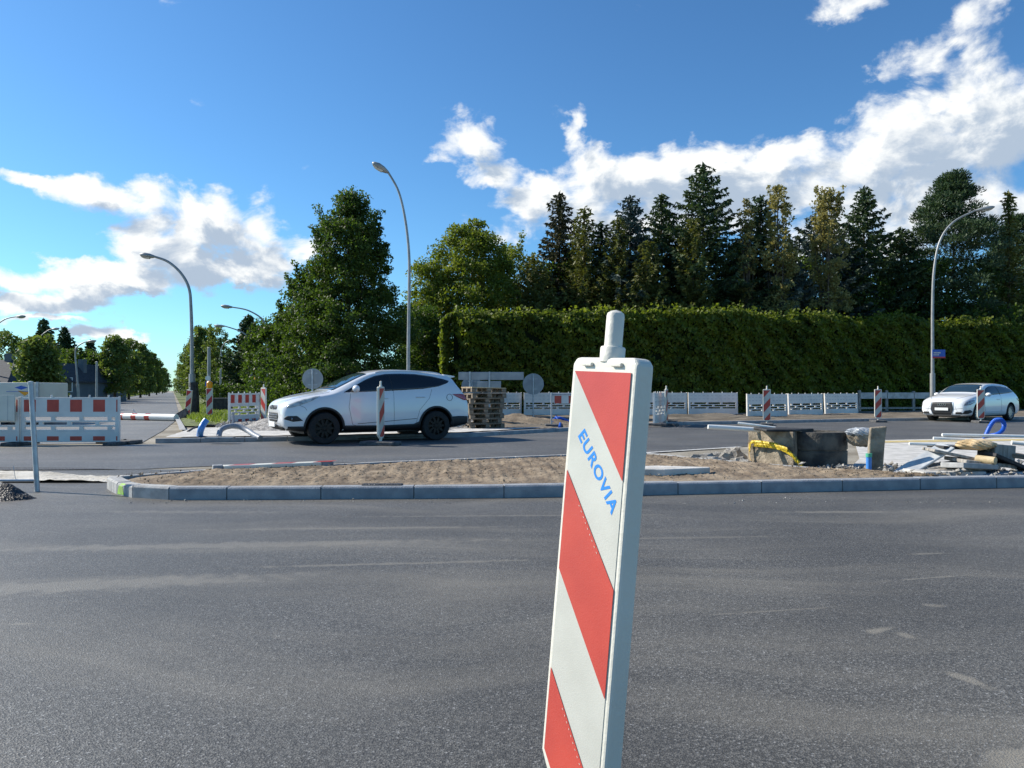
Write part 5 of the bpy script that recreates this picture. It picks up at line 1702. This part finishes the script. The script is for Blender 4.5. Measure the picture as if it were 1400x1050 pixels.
# box trailer behind
c = P(30, 533, 27)
tr = thing('box_trailer', 'low cream box trailer with a blue diamond mark behind the left barriers', 'trailer', (P(10, 533, 27).x, 27, 0), R(0))
MB().box(-2.6, 1.62, -.9, .9, .35, 1.43).obj('box_body', 'trailer', tr, bevel=.03)
MB().box(-2.6, 1.66, -.93, .93, .30, .36).obj('chassis', 'trim', tr)
MB().box(1.58, 1.66, -.93, -.86, .36, 1.45).obj('corner_post', 'steel', tr)
for x in (-1.6, .4):
    MB().lathe([(.001, -.05), (.18, -.05), (.30, -.06), (.32, .0), (.32, .12), (.30, .16), (.001, .16)], 24, 'Y', (x, -.84, .32)).obj('wheel', 'rubber', tr)
lx = P(29, 530, 26.1).x - tr.location.x; lz = P(29, 530, 26.1).z
lo = MB().add([(lx - .22, -.904, lz), (lx, -.904, lz - .07), (lx + .24, -.904, lz), (lx, -.904, lz + .07)], [(0, 1, 2, 3)]).obj('blue_diamond', 'sign_blue', tr)
MB().add([(lx - .12, -.905, lz - .10), (lx + .3, -.905, lz - .16), (lx + .12, -.905, lz - .28)], [(0, 1, 2)]).obj('orange_mark', 'amber', lo)
MB().box(lx - .5, lx + .36, -.905, -.901, lz - .14, lz - .125).obj('blue_line', 'sign_blue', lo)


def house(px, Yd, w, d, hw, hr, label, rz=0.0, gable_front=False):
    q = P(px, 533, Yd)
    root = thing('house', label, 'house', (q.x, Yd, 0), rz)
    MB().box(-w / 2, w / 2, -d / 2, d / 2, -.1, hw).obj('wall', 'house_wall', root)
    if gable_front:
        g = MB().add([(-w / 2, -d / 2, hw), (w / 2, -d / 2, hw), (0, -d / 2, hr), (-w / 2, d / 2, hw), (w / 2, d / 2, hw), (0, d / 2, hr)], [(0, 1, 2), (3, 5, 4), (0, 2, 5, 3), (1, 4, 5, 2)])
        g.obj('gable', 'house_wall', root)
        rf = MB()
        for sg in (-1, 1):
            rf.add([(sg * (w / 2 + .3), -d / 2 - .3, hw - .2), (0, -d / 2 - .3, hr + .12), (0, d / 2 + .3, hr + .12), (sg * (w / 2 + .3), d / 2 + .3, hw - .2),
                    (sg * (w / 2 + .3), -d / 2 - .3, hw - .32), (0, -d / 2 - .3, hr + .002), (0, d / 2 + .3, hr + .002), (sg * (w / 2 + .3), d / 2 + .3, hw - .32)],
                   [(0, 1, 2, 3), (4, 7, 6, 5), (0, 4, 5, 1), (3, 2, 6, 7), (0, 3, 7, 4)])
    else:
        rf = MB().add([(-w / 2 - .3, -d / 2 - .4, hw - .1), (w / 2 + .3, -d / 2 - .4, hw - .1), (w / 2 + .3, d / 2 + .4, hw - .1), (-w / 2 - .3, d / 2 + .4, hw - .1), (-w / 2 + w * .05, 0, hr), (w / 2 - w * .25, 0, hr)],
                      [(0, 1, 5, 4), (1, 2, 5), (2, 3, 4, 5), (3, 0, 4), (0, 3, 2, 1)])
    ro = rf.obj('roof', 'roof', root)
    MB().box(w * .1, w * .1 + .5, -.25, .25, hr - 1.0, hr + .5).obj('chimney', 'house_wall', ro)
    for x in (-w * .28, w * .12):
        f_ = MB().box(x, x + 1.1, -d / 2 - .04, -d / 2 - .002, 1.0, 2.2).obj('window', 'plate', root)
        MB().box(x + .07, x + 1.03, -d / 2 - .05, -d / 2 - .042, 1.07, 2.13).obj('pane', 'window_dark', f_)


house(0, 62, 5.0, 6, 1.8, 3.6, 'house with a big dark slate roof at the left edge')
house(105, 66, 2.2, 6, 2.1, 3.3, 'grey gabled house end seen behind the left street lamp', gable_front=True)
house(139, 76, 2.4, 5, 1.6, 2.3, 'low grey annexe right of the grey gabled house')

# dark small black feet lying at the barrier end
GF = 'black rubber feet lying beside the left barriers'
for (px, py, lab) in [(152, 606, 'black rubber foot lying right below the barrier corner'), (174, 606.5, 'black rubber foot lying farthest right of the left barriers')]:
    q = G(px, py)
    r_ = thing('rubber_weight', lab, 'barrier weight', q, R(-12), GF)
    MB().prism([(-.24, -.2), (.24, -.2), (.24, .2), (-.24, .2)], 0, .08).obj('slab', 'recycled', r_, bevel=.02)
    MB().tube([(-.06, 0, .075), (-.06, 0, .10)], .03, 8).obj('socket', 'rubber', r_)

# heap of asphalt spoil left
def mound(name, c, rx, ry, h, material, label, cat, seed=1, n=28):
    vs = []; fs = []
    r_ = np.random.default_rng(seed)
    W_ = [(r_.normal() * 3, r_.normal() * 3, r_.uniform(0, 6)) for _ in range(6)]
    for i in range(n + 1):
        for j in range(n + 1):
            u, v = i / n * 2 - 1, j / n * 2 - 1
            d = math.sqrt(u * u + v * v)
            b = sum(math.sin(a * u * 2 + b2 * v * 2 + p_) for a, b2, p_ in W_) / 6
            z = h * max(0, 1 - d ** 1.4) * (1 + .3 * b) + random.uniform(0, .1 * h) * (d < 1) - .03
            vs.append((u * rx * (1 + .1 * b), v * ry, z))
    for i in range(n):
        for j in range(n):
            fs.append((i * (n + 1) + j, (i + 1) * (n + 1) + j, (i + 1) * (n + 1) + j + 1, i * (n + 1) + j + 1))
    o = MB().add(vs, fs).obj(name, material, smooth_=True, fix=False, angle=60)
    o.location = c
    return tag(o, label, cat)


mound('asphalt_heap', G(5, 682), .38, .22, .17, 'asphalt_dark', 'small black heap of asphalt at the left edge on the pale sand', 'heap')
mound('asphalt_heap', (-7.9, 8.35, 0), 1.1, .5, .62, 'asphalt_dark', 'unseen black heap added just left of the frame to cast a shadow on the road', 'heap', 4)  # added out of view to throw the shadow that reaches in from the left

# ------------------------------------------------------------------ things on the islet at the left
def hose(name, label, cat, pts, r, m, corr=0, n=10, group=None):
    p0 = Vector(pts[0])
    path = catmull([Vector(p) - p0 for p in pts], n)
    rr = [r * (1 + (corr * (1 if k % 2 else -1))) for k in range(len(path))]
    o = MB().tube(path, rr, 12).obj(name, m, smooth_=True, angle=60)
    o.location = p0
    return tag(o, label, cat, group)


def GP(x, y, Y_): return P(x, y, Y_)


Yh = G(275, 597, .1).y
hose('blue_conduit', 'short curved blue conduit sticking up beside the left kerb nose', 'pipe', [G(273, 597, .08), P(274.5, 588, Yh), P(278, 580, Yh + .05), P(282.5, 574, Yh + .1)], .075, 'blue_pipe')
Yh = G(300, 597, .1).y
hose('grey_conduit', 'thick grey conduit arching low over the left kerb edge', 'pipe', [G(299, 598, .09), P(302, 588, Yh + .1), P(313, 583, Yh + .3), P(326, 583, Yh + .4), P(339, 589, Yh + .3), P(348, 595, Yh), P(356, 599, Yh - .2)], .062, 'grey_pipe')
hose('black_hose', 'thin black hose lying curved behind the blue conduit', 'hose', [G(257, 590, .1), G(266, 585, .1), G(280, 582, .12), G(296, 581.5, .12)], .03, 'rubber')
q = G(318.5, 586, .1)
cp = thing('stand_pipe', 'small blue grey stub pipe sticking up in front of the striped barrier', 'pipe', q)
MB().tube([(0, 0, 0), (0, 0, .42)], .035, 10).obj('tube', 'grey_pipe', cp, smooth_=True)
MB().tube([(0, 0, .40), (0, 0, .46)], .05, 10).obj('collar', 'grey_pipe', cp, smooth_=True)
# flat slabs on the kerb bed
for i, (px, lab) in enumerate([(292, 'flat grey slab on the kerb bed under the left end of the grey conduit'), (310, 'flat grey slab on the kerb bed under the grey conduit arch')]):
    q = G(px, 600.5, .1)
    r_ = MB().box(-.16, .16, -.1, .1, 0, .05).obj('paving_slab', 'kerb_dark', bevel=.01)
    r_.location = q; tag(r_, lab, 'slab', 'flat grey slabs on the left kerb bed')
# tilted dark panel, lying white pipe
q = G(249, 574)
dp = thing('control_panel', 'dark flat box tipped on its side at the foot of the side road beacon', 'box', q, R(15))
MB().box(-.34, .34, -.04, .04, 0, .36, 0, Matrix.Rotation(R(-32), 4, 'Y') @ Matrix.Rotation(R(-28), 4, 'X')).obj('casing', 'rubber', dp, bevel=.01)
MB().box(-.27, .27, -.05, -.042, .05, .30, 0, Matrix.Rotation(R(-32), 4, 'Y') @ Matrix.Rotation(R(-28), 4, 'X')).obj('face_plate', 'recycled', dp)
a, b = G(158, 574), G(241, 576)
a.z = b.z = .14
wp = thing('lying_tube', 'long white tube with faint red bands lying across the side road', 'barrier tube', a)
MB().tube([(0, 0, 0), (b - a) * .5, b - a], .13, 12).obj('tube', 'white_pipe', wp, smooth_=True)
for t in (.08, .3, .52):
    MB().tube([(b - a) * t, (b - a) * (t + .08)], .1325, 12, caps=False).obj('red_band', 'reflector_red', wp, smooth_=True)
MB().tube([(b - a) * .28 + Vector((0, 0, .1)), (b - a) * .30 + Vector((0, 0, .27)), (b - a) * .345 + Vector((0, 0, .12))], .02, 6).obj('handle', 'white_pipe', wp)
# black wrap round the lamp foot
q = P(265, 560, 35.6)
bw = MB().tube([(0, 0, 0), (0.02, 0, .9), (.0, 0, 1.5)], [.26, .22, .17], 10).obj('black_wrap', 'rubber', smooth_=True)
bw.location = (P(262.5, 560, 33).x + .10, 32.9, 0); tag(bw, 'black plastic wrapped round the foot of the lamp beside the side road', 'plastic wrap')
# dark skip behind the signed beacon
q = P(303, 560, 38)
sk = thing('black_crate', 'low black crate on the grass behind the striped barrier', 'crate', (q.x, 38, .1), R(4))
MB().box(-.45, .45, -.35, .35, 0, .62).obj('body', 'rubber', sk, bevel=.02)
MB().box(-.48, .48, -.38, .38, .62, .68).obj('rim', 'recycled', sk, bevel=.01)
# sign pole with amber lamp just left of the big tree
q = P(353, 560, 36)
p3_ = pole('sign_pole', (q.x, 36, .05), P(353, 520, 36).z, .05, 'short pole with small blue sign and amber lamp left of the big tree', 'sign pole')
MB().box(-.02, .22, -.07, -.05, P(353, 527, 36).z, P(353, 521, 36).z).obj('blue_sign', 'sign_blue', p3_)
MB().tube([(-.1, -.05, P(353, 524, 36).z), (-.1, -.05, P(353, 517, 36).z)], .07, 10).obj('amber_lamp', 'amber', p3_)

# blue hose by the thin post
hose('blue_hose', 'blue hose arching over the sand beside the thin barrier post', 'hose', [G(756, 578, .1), P(758, 573, 26.5), P(766, 571.5, 26.5), P(778, 576, 26.6), P(790, 577, 26.6)], .05, 'blue_hose')
hose('blue_hose', 'short blue hose end poking up from the sand left of the big beacon', 'hose', [G(765, 584, .1), P(766, 577, 26.3), P(763, 573, 26.4), P(760, 569.5, 26.5)], .04, 'blue_hose')
mound('sand_heap', (P(708, 560, 25.5).x, 25.5, .05), 1.9, .8, .32, 'soil', 'low sand heap between the pallets and the thin barrier post', 'heap', 8, 40)
mound('sand_heap', (P(560, 560, 20.4).x, 20.6, .05), 1.5, .6, .22, 'gravel', 'low gravel heap behind the rear wheel of the white SUV', 'heap', 9, 34)
mound('gravel_heap', (P(395, 560, 21.4).x, 21.4, .05), 1.7, 1.3, .38, 'gravel', 'grey gravel heap left of the SUV bumper under the striped barrier', 'heap', 12, 44)
mound('soil_heap', (P(960, 560, 31).x, 31.0, .0), 3.2, .8, .24, 'verge', 'long low soil heap in front of the white slotted barriers right of the beacon', 'heap', 15, 50)
mound('soil_heap', (P(1080, 560, 31).x, 30.2, .0), 2.0, .6, .16, 'verge', 'low soil heap in front of the three tilted white barriers', 'heap', 16, 40)

# lying beacon on the island edge
a, b = G(305, 641.5, .13), G(438, 636, .13)
lb = thing('lying_beacon', 'red and white board lying flat on the rear edge of the traffic island', 'guide beacon', (a + b) / 2, math.atan2((b - a).y, (b - a).x) , 'red and white guide beacons')
hl = (b - a).length / 2
MB().box(-hl, hl, -.09, .09, 0, .05).obj('frame', 'plastic', lb, bevel=.01)
for k in range(3):
    x = -hl + .05 + k * .55
    MB().add([(x, -.075, .0525), (x + .26, -.075, .0525), (x + .38, .075, .0525), (x + .12, .075, .0525)], [(0, 1, 2, 3)]).obj('red_band', 'reflector_red', lb)
MB().box(-hl - .13, -hl - .005, -.07, .07, -.03, .06).obj('end_block', 'kerb_dark', lb, bevel=.01)
MB().box(hl + .005, hl + .17, -.07, .07, -.03, .05).obj('end_block', 'kerb_dark', lb, bevel=.01)

# concrete slab on the island
a = G(905, 646.5, .16)
cs = thing('concrete_slab', 'pale broken concrete slab lying on the island soil right of the big beacon', 'slab', a, R(8))
vs = [(-.38, .02), (.0, -.10), (.62, .02), (.66, .10), (.05, .36), (-.50, .30), (-.46, .12)]
MB().prism(vs, -.05, .055).obj('slab', 'concrete', cs, bevel=.012)
clods('slab_rubble', 60, lambda: (a.x - .3 + random.uniform(-.2, .25), a.y - .03 + random.uniform(-.06, .06), .15),   .015, .05, 'rubble', 'crumbled concrete at the broken end of the slab')
o_ = MB().box(-.22, .22, -.09, .09, 0, .045).obj('tar_patch', 'asphalt_dark', bevel=.01)
o_.location = G(523, 664, .125); o_.scale = (1.0, .7, .45); tag(o_, 'flat dark piece of asphalt lying behind the front kerb', 'asphalt piece')

# ------------------------------------------------------------------ concrete block with tape, mats and pipes
b0 = G(1085, 641); YB = b0.y
cb = thing('concrete_block', 'weathered square concrete block with yellow tape on its lit left side', 'concrete block', b0, 0)
pA = P(1022, 600, YB + .75); pC = P(1104, 600, YB + .35)
A_ = Vector((pA.x - b0.x, .75)); C_2 = Vector((pC.x - b0.x, .55))
hB = P(1085, 591, YB).z
D_2 = A_ + C_2
def jag(a, b, n, amp):
    out = []
    for i in range(n):
        t = i / n
        nn = Vector((-(b - a).y, (b - a).x)).normalized() if (b - a).length else Vector((0, 0))
        out.append(a.lerp(b, t) + nn * random.uniform(-amp, amp))
    return out
Z_ = Vector((0, 0))
ring_ = jag(Z_, C_2, 7, .012) + jag(C_2, D_2, 7, .02) + jag(D_2, A_, 7, .02) + jag(A_, Z_, 7, .012)
vs = []; nL = 7
for j in range(nL):
    t = j / (nL - 1)
    for p_ in ring_:
        c0 = D_2 / 2
        q2 = c0 + (p_ - c0) * (1.0 - .03 * t + random.uniform(-.012, .012))
        vs.append((q2.x, q2.y, -.05 + t * (hB + .05) + random.uniform(-.01, .01)))
nR = len(ring_)
fs = [(j * nR + i, j * nR + (i + 1) % nR, (j + 1) * nR + (i + 1) % nR, (j + 1) * nR + i) for j in range(nL - 1) for i in range(nR)] + [tuple(range((nL - 1) * nR, nL * nR))]
MB().add(vs, fs).obj('block', 'concrete_old', cb, bevel=.01)
rc = P(1116, 600, YB + .50)
rg_ = thing('shaft_ring', 'dark round concrete shaft ring standing against the right side of the taped block', 'concrete ring', (rc.x, rc.y, 0))
h_ = hB - .012
MB().lathe([(.40, -.05), (.445, 0), (.45, h_ * .45), (.435, h_ * .46), (.435, h_ * .50), (.45, h_ * .51), (.45, h_ - .03), (.44, h_), (.34, h_), (.33, h_ - .04), (.33, -.05)], 48, closed=True).obj('ring', 'concrete_shaded', rg_, smooth_=True, angle=30)
tape = thing('warning_tape', 'crumpled yellow warning tape draped round the concrete block', 'tape', b0)
def ribbon(root, pts, w, m, name):
    vs = []
    pts = catmull(pts, 6)
    for i, p_ in enumerate(pts):
        j = random.uniform(-.012, .012)
        vs += [p_ + Vector((j, -.01 + j, w / 2)), p_ + Vector((0, -.03 + j, 0)), p_ + Vector((-j, -.01, -w / 2))]
    fs = [(i * 3 + k, (i + 1) * 3 + k, (i + 1) * 3 + k + 1, i * 3 + k + 1) for i in range(len(pts) - 1) for k in (0, 1)]
    o = MB().add(vs, fs).obj(name, m, root, fix=False)
    so = o.modifiers.new('t', 'SOLIDIFY'); so.thickness = .006
    return o
Yt = YB - .02
def tp_(x, y, dy): return P(x, y, YB + dy) - b0
ribbon(tape, [tp_(1030, 607, .58), tp_(1040, 608, .45), tp_(1052, 609, .33), tp_(1066, 612, .16), tp_(1078, 618, 0.02), tp_(1085, 625, -.04), tp_(1092, 633, -.06), tp_(1098, 640, -.08)], .07, 'tape', 'band')
ribbon(tape, [tp_(1024, 618, .66), tp_(1026, 606, .62), tp_(1033, 604, .52), tp_(1048, 606, .36), tp_(1060, 608, .22), tp_(1076, 614, .0)], .05, 'tape', 'band')
ribbon(tape, [tp_(1023, 604, .68), tp_(1024, 622, .66), tp_(1028, 634, .62), tp_(1022, 638, .6)], .04, 'paper', 'strap')
# mat on top
zt_ = hB + .02
mt_ = thing('rubber_mat', 'black rubber mat folded over the top of the concrete block', 'mat', (b0.x, b0.y, 0))
mp_ = [P(1030, 587, YB + .3), P(1045, 586, YB + .75), P(1085, 590, YB + .6), P(1113, 594.5, YB + .35), P(1085, 595, YB + .1), P(1048, 594, YB + .05)]
vs = [Vector((p_.x - b0.x, p_.y - b0.y, max(p_.z - .0, hB + .004))) for p_ in mp_]
n_ = len(vs)
vs += [v + Vector((0, 0, .035)) for v in vs]
MB().add(vs, [tuple(range(n_))[::-1], tuple(range(n_, 2 * n_))] + [(i, (i + 1) % n_, n_ + (i + 1) % n_, n_ + i) for i in range(n_)]).obj('sheet', 'rubber', mt_, bevel=.012)
hose('white_tube', 'thick white tube lying on the concrete block and jutting out to the left', 'pipe', [P(968, 583.5, YB + .35), P(1000, 585.3, YB + .35), P(1038, 588, YB + .35)], .036, 'white_pipe')
hose('thin_white_tube', 'thinner white tube lying behind the thick one on the concrete block', 'pipe', [P(1009, 578.5, YB + .65), P(1030, 581, YB + .6), P(1060, 585, YB + .55)], .020, 'white_pipe')
# bags / rubble left of the block
GRB = 'pale rubble lumps left of the concrete block'
for i, (px, py, s1, s2, lab) in enumerate([(962, 634, .34, .15, 'leftmost pale rubble lump at the island rear edge'), (984, 632, .22, .16, 'pale rubble lump in the middle of the heap'),
                                           (1003, 629, .20, .20, 'tallest pale rubble lump touching the concrete block'), (1012, 636, .16, .12, 'small pale rubble lump at the foot of the block'), (990, 637, .14, .08, 'smallest pale rubble lump in front of the others')]):
    q = G(px, py, .02)
    bm = bmesh.new(); bmesh.ops.create_icosphere(bm, subdivisions=3, radius=1)
    for v in bm.verts:
        k_ = 1 + .22 * math.sin(v.co.x * 5 + i * 3) * math.sin(v.co.y * 6 + i) + .10 * math.sin(v.co.z * 13 + v.co.x * 11) + random.uniform(-.04, .04)
        v.co = Vector((v.co.x * s1 * k_, v.co.y * .22 * k_, max(-.2, v.co.z) * s2 * k_))
    me = bpy.data.meshes.new('rubble_lump'); bm.to_mesh(me); bm.free(); me.materials.append(M['rubble'])
    o = bpy.data.objects.new('rubble_lump', me); COL.objects.link(o); o.location = q
    tag(o, lab, 'rubble', GRB)

# wooden stump and wrapped bundle right of the block
q = G(1198, 650)
sl_ = thing('stone_post', 'weathered brown upright slab leaning slightly, right of the concrete block', 'post', q, R(-14))
MB().add([(-.11, -.06, 0), (.07, -.06, 0), (.07, .06, 0), (-.11, .06, 0), (-.10, -.05, .40), (.10, -.05, .42), (.10, .06, .42), (-.10, .06, .40), (-.08, -.045, .66), (.13, -.045, .68), (.13, .05, .68), (-.08, .05, .66)],
         [(3, 2, 1, 0), (8, 9, 10, 11)] + [(a_ + k, a_ + (k + 1) % 4, a_ + 4 + (k + 1) % 4, a_ + 4 + k) for a_ in (0, 4) for k in range(4)]).obj('slab', 'concrete_old', sl_, bevel=.015)
q = P(1177, 599, YB + .1)
wb_ = thing('wrapped_bundle', 'brown bundle in torn clear wrapping wedged between the concrete block and the stone post', 'bundle', q)
def lump(root, name, m, sx, sy, sz, sq=0.0, seed=0, cut=-2, c=(0, 0, 0)):
    bm = bmesh.new(); bmesh.ops.create_icosphere(bm, subdivisions=4, radius=1)
    for v in bm.verts:
        k_ = 1 + .10 * math.sin(v.co.x * 5 + seed * 3) * math.sin(v.co.y * 6 + seed) + .05 * math.sin(v.co.z * 13 + v.co.x * 17 + seed) + random.uniform(-.015, .015)
        v.co = Vector((v.co.x * sx * k_ + c[0], v.co.y * sy * k_ + c[1], max(cut, v.co.z) * sz * k_ + c[2]))
    me = bpy.data.meshes.new(name); bm.to_mesh(me); bm.free(); me.materials.append(M[m])
    o = bpy.data.objects.new(name, me); COL.objects.link(o)
    if root: o.parent = root
    return o
lump(wb_, 'core', 'concrete_old', .20, .15, .13, seed=2)
lump(wb_, 'wrapping', 'tarp', .215, .16, .07, seed=5, c=(-.01, 0, .09))
q = G(1188, 651)
bp_ = thing('blue_stub_pipe', 'short blue pipe with a green cap standing before the stone post', 'pipe', q)
MB().tube([(0, 0, 0), (0, 0, .27)], .036, 14).obj('tube', 'blue_pipe', bp_, smooth_=True)
MB().tube([(0, 0, .262), (0, 0, .31)], .041, 14).obj('cap', 'green_cap', bp_, smooth_=True)

# ------------------------------------------------------------------ pile of slabs, planks, paper and hose at the right
def slab(name, label, cat, c, size, rot, m, group=None, bev=.012):
    o = MB().box(-size[0] / 2, size[0] / 2, -size[1] / 2, size[1] / 2, -size[2] / 2, size[2] / 2).obj(name, m, bevel=bev)
    o.location = c; o.rotation_euler = [R(a) for a in rot]
    return tag(o, label, cat, group)


GPL = 'grey slabs and boards piled at the right of the island'
YP = 10.6
for i, (px, py, dy, sz, rot, m, lab) in enumerate([
    (1290, 646, .0, (.85, .5, .07), (0, 0, 6), 'concrete', 'lowest pale slab under the front of the pile'),
    (1352, 650, .0, (.55, .5, .10), (0, -3, -12), 'kerb_dark', 'low grey slab at the right front of the pile'),
    (1300, 640, .1, (1.05, .45, .05), (2, -5, -5), 'wood_grey', 'long pale grey board lying in the lower half of the pile'),
    (1340, 632, .15, (.80, .40, .05), (3, 6, 12), 'wood_grey', 'grey board tilted right in the middle of the pile'),
    (1262, 630, .2, (.85, .26, .035), (14, -28, 10), 'tarp', 'long grey board with blue marking leaning down to the left'),
    (1310, 623, .25, (.8, .40, .04), (0, 12, -6), 'wood_grey', 'upper grey board sloping right below the brown paper'),
    (1362, 618, .3, (.34, .30, .22), (0, 5, 10), 'wood_grey', 'weathered box-like timber block right of the brown paper'),
    (1378, 632, .1, (.75, .3, .05), (4, 20, 15), 'rubber', 'black rubber board sloping down at the right end of the pile'),
    (1395, 648, .0, (.5, .3, .06), (0, 0, 8), 'concrete', 'small pale slab at the right edge of the photo'),
    (1325, 637, -.1, (.62, .35, .07), (-4, 4, 20), 'kerb', 'short thick grey slab in the middle front of the pile'),
    (1385, 622, .35, (.6, .4, .06), (2, 9, -10), 'wood', 'brown plank lying across the right half of the pile'),
    (1280, 638, .15, (.7, .3, .05), (5, -10, -18), 'wood_grey', 'weathered board under the long leaning one at the left of the pile'),
    (1312, 612, .4, (.75, .35, .04), (0, 3, 8), 'rubber', 'thin black sheet under the pale poles of the pile')]):
    q = P(px, py, YP + dy - .35)
    q.z = max(q.z, .03)
    slab('slab' if m in ('concrete', 'kerb_dark') else 'board', lab, 'slab' if m in ('concrete', 'kerb_dark') else 'board', q, sz, rot, m, GPL)
mk = MB()
hose('timber_pole', 'pale round timber end poking out of the slab pile', 'timber', [P(1335, 627, YP - .35), P(1361, 630, YP - .55)], .05, 'wood_pale')
for i, (a0, a1, r0, lab) in enumerate([((1288, 594.5), (1420, 597), .022, 'upper long pale pole across the top of the slab pile'), ((1276, 599), (1345, 602), .02, 'short pale pole under the upper long one'),
                                     ((1243, 606.5), (1318, 609.5), .022, 'pale pole jutting out left from the slab pile'), ((1383, 605), (1425, 609), .03, 'pale pole at the right edge of the photo')]):
    hose('pale_pole', lab, 'pole', [P(*a0, YP + .1), P(*a1, YP + .0)], r0, 'white_pipe', group='pale poles on top of the slab pile')
pb = lump(None, 'paper_sack', 'paper', .26, .2, .075, seed=8, cut=-.8)
pb.location = P(1334, 608, YP - .2); tag(pb, 'crumpled brown paper sack on top of the slab pile', 'paper sack')
Yh = YP + .25
hose('blue_hose', 'looped blue corrugated hose standing on the slab pile before the white hatchback', 'hose',
     [P(1347, 597, Yh), P(1353, 584, Yh), P(1360, 575, Yh), P(1369, 574.5, Yh), P(1373, 581, Yh + .02), P(1370, 589, Yh + .05), P(1362, 594, Yh + .08), P(1352, 596, Yh + .1), P(1344, 597, Yh + .1)], .028, 'blue_hose', corr=.12, n=12)
bp2 = MB().tube([(0, 0, 0), (.3, .1, .06)], .012, 6)
clods('pile_rubble', 700, lambda: (G(1300, 650).x + random.gauss(0, .9), random.uniform(9.5, 11.2), .03 + random.random() ** 3 * .12), .015, .07, 'rubble', 'pale rubble crumbs round the slab pile')
clods('block_rubble', 300, lambda: (G(1190, 645).x + random.gauss(0, .5), random.uniform(10.0, 11.6), .03), .015, .06, 'gravel', 'grey rubble crumbs between the concrete block and the stone post')
mound('rubble_heap', (P(1310, 650, 10.3).x, 10.45, 0), 1.15, .7, .14, 'gravel', 'grey rubble heap underneath the pile of slabs and boards', 'heap', 21, 44)
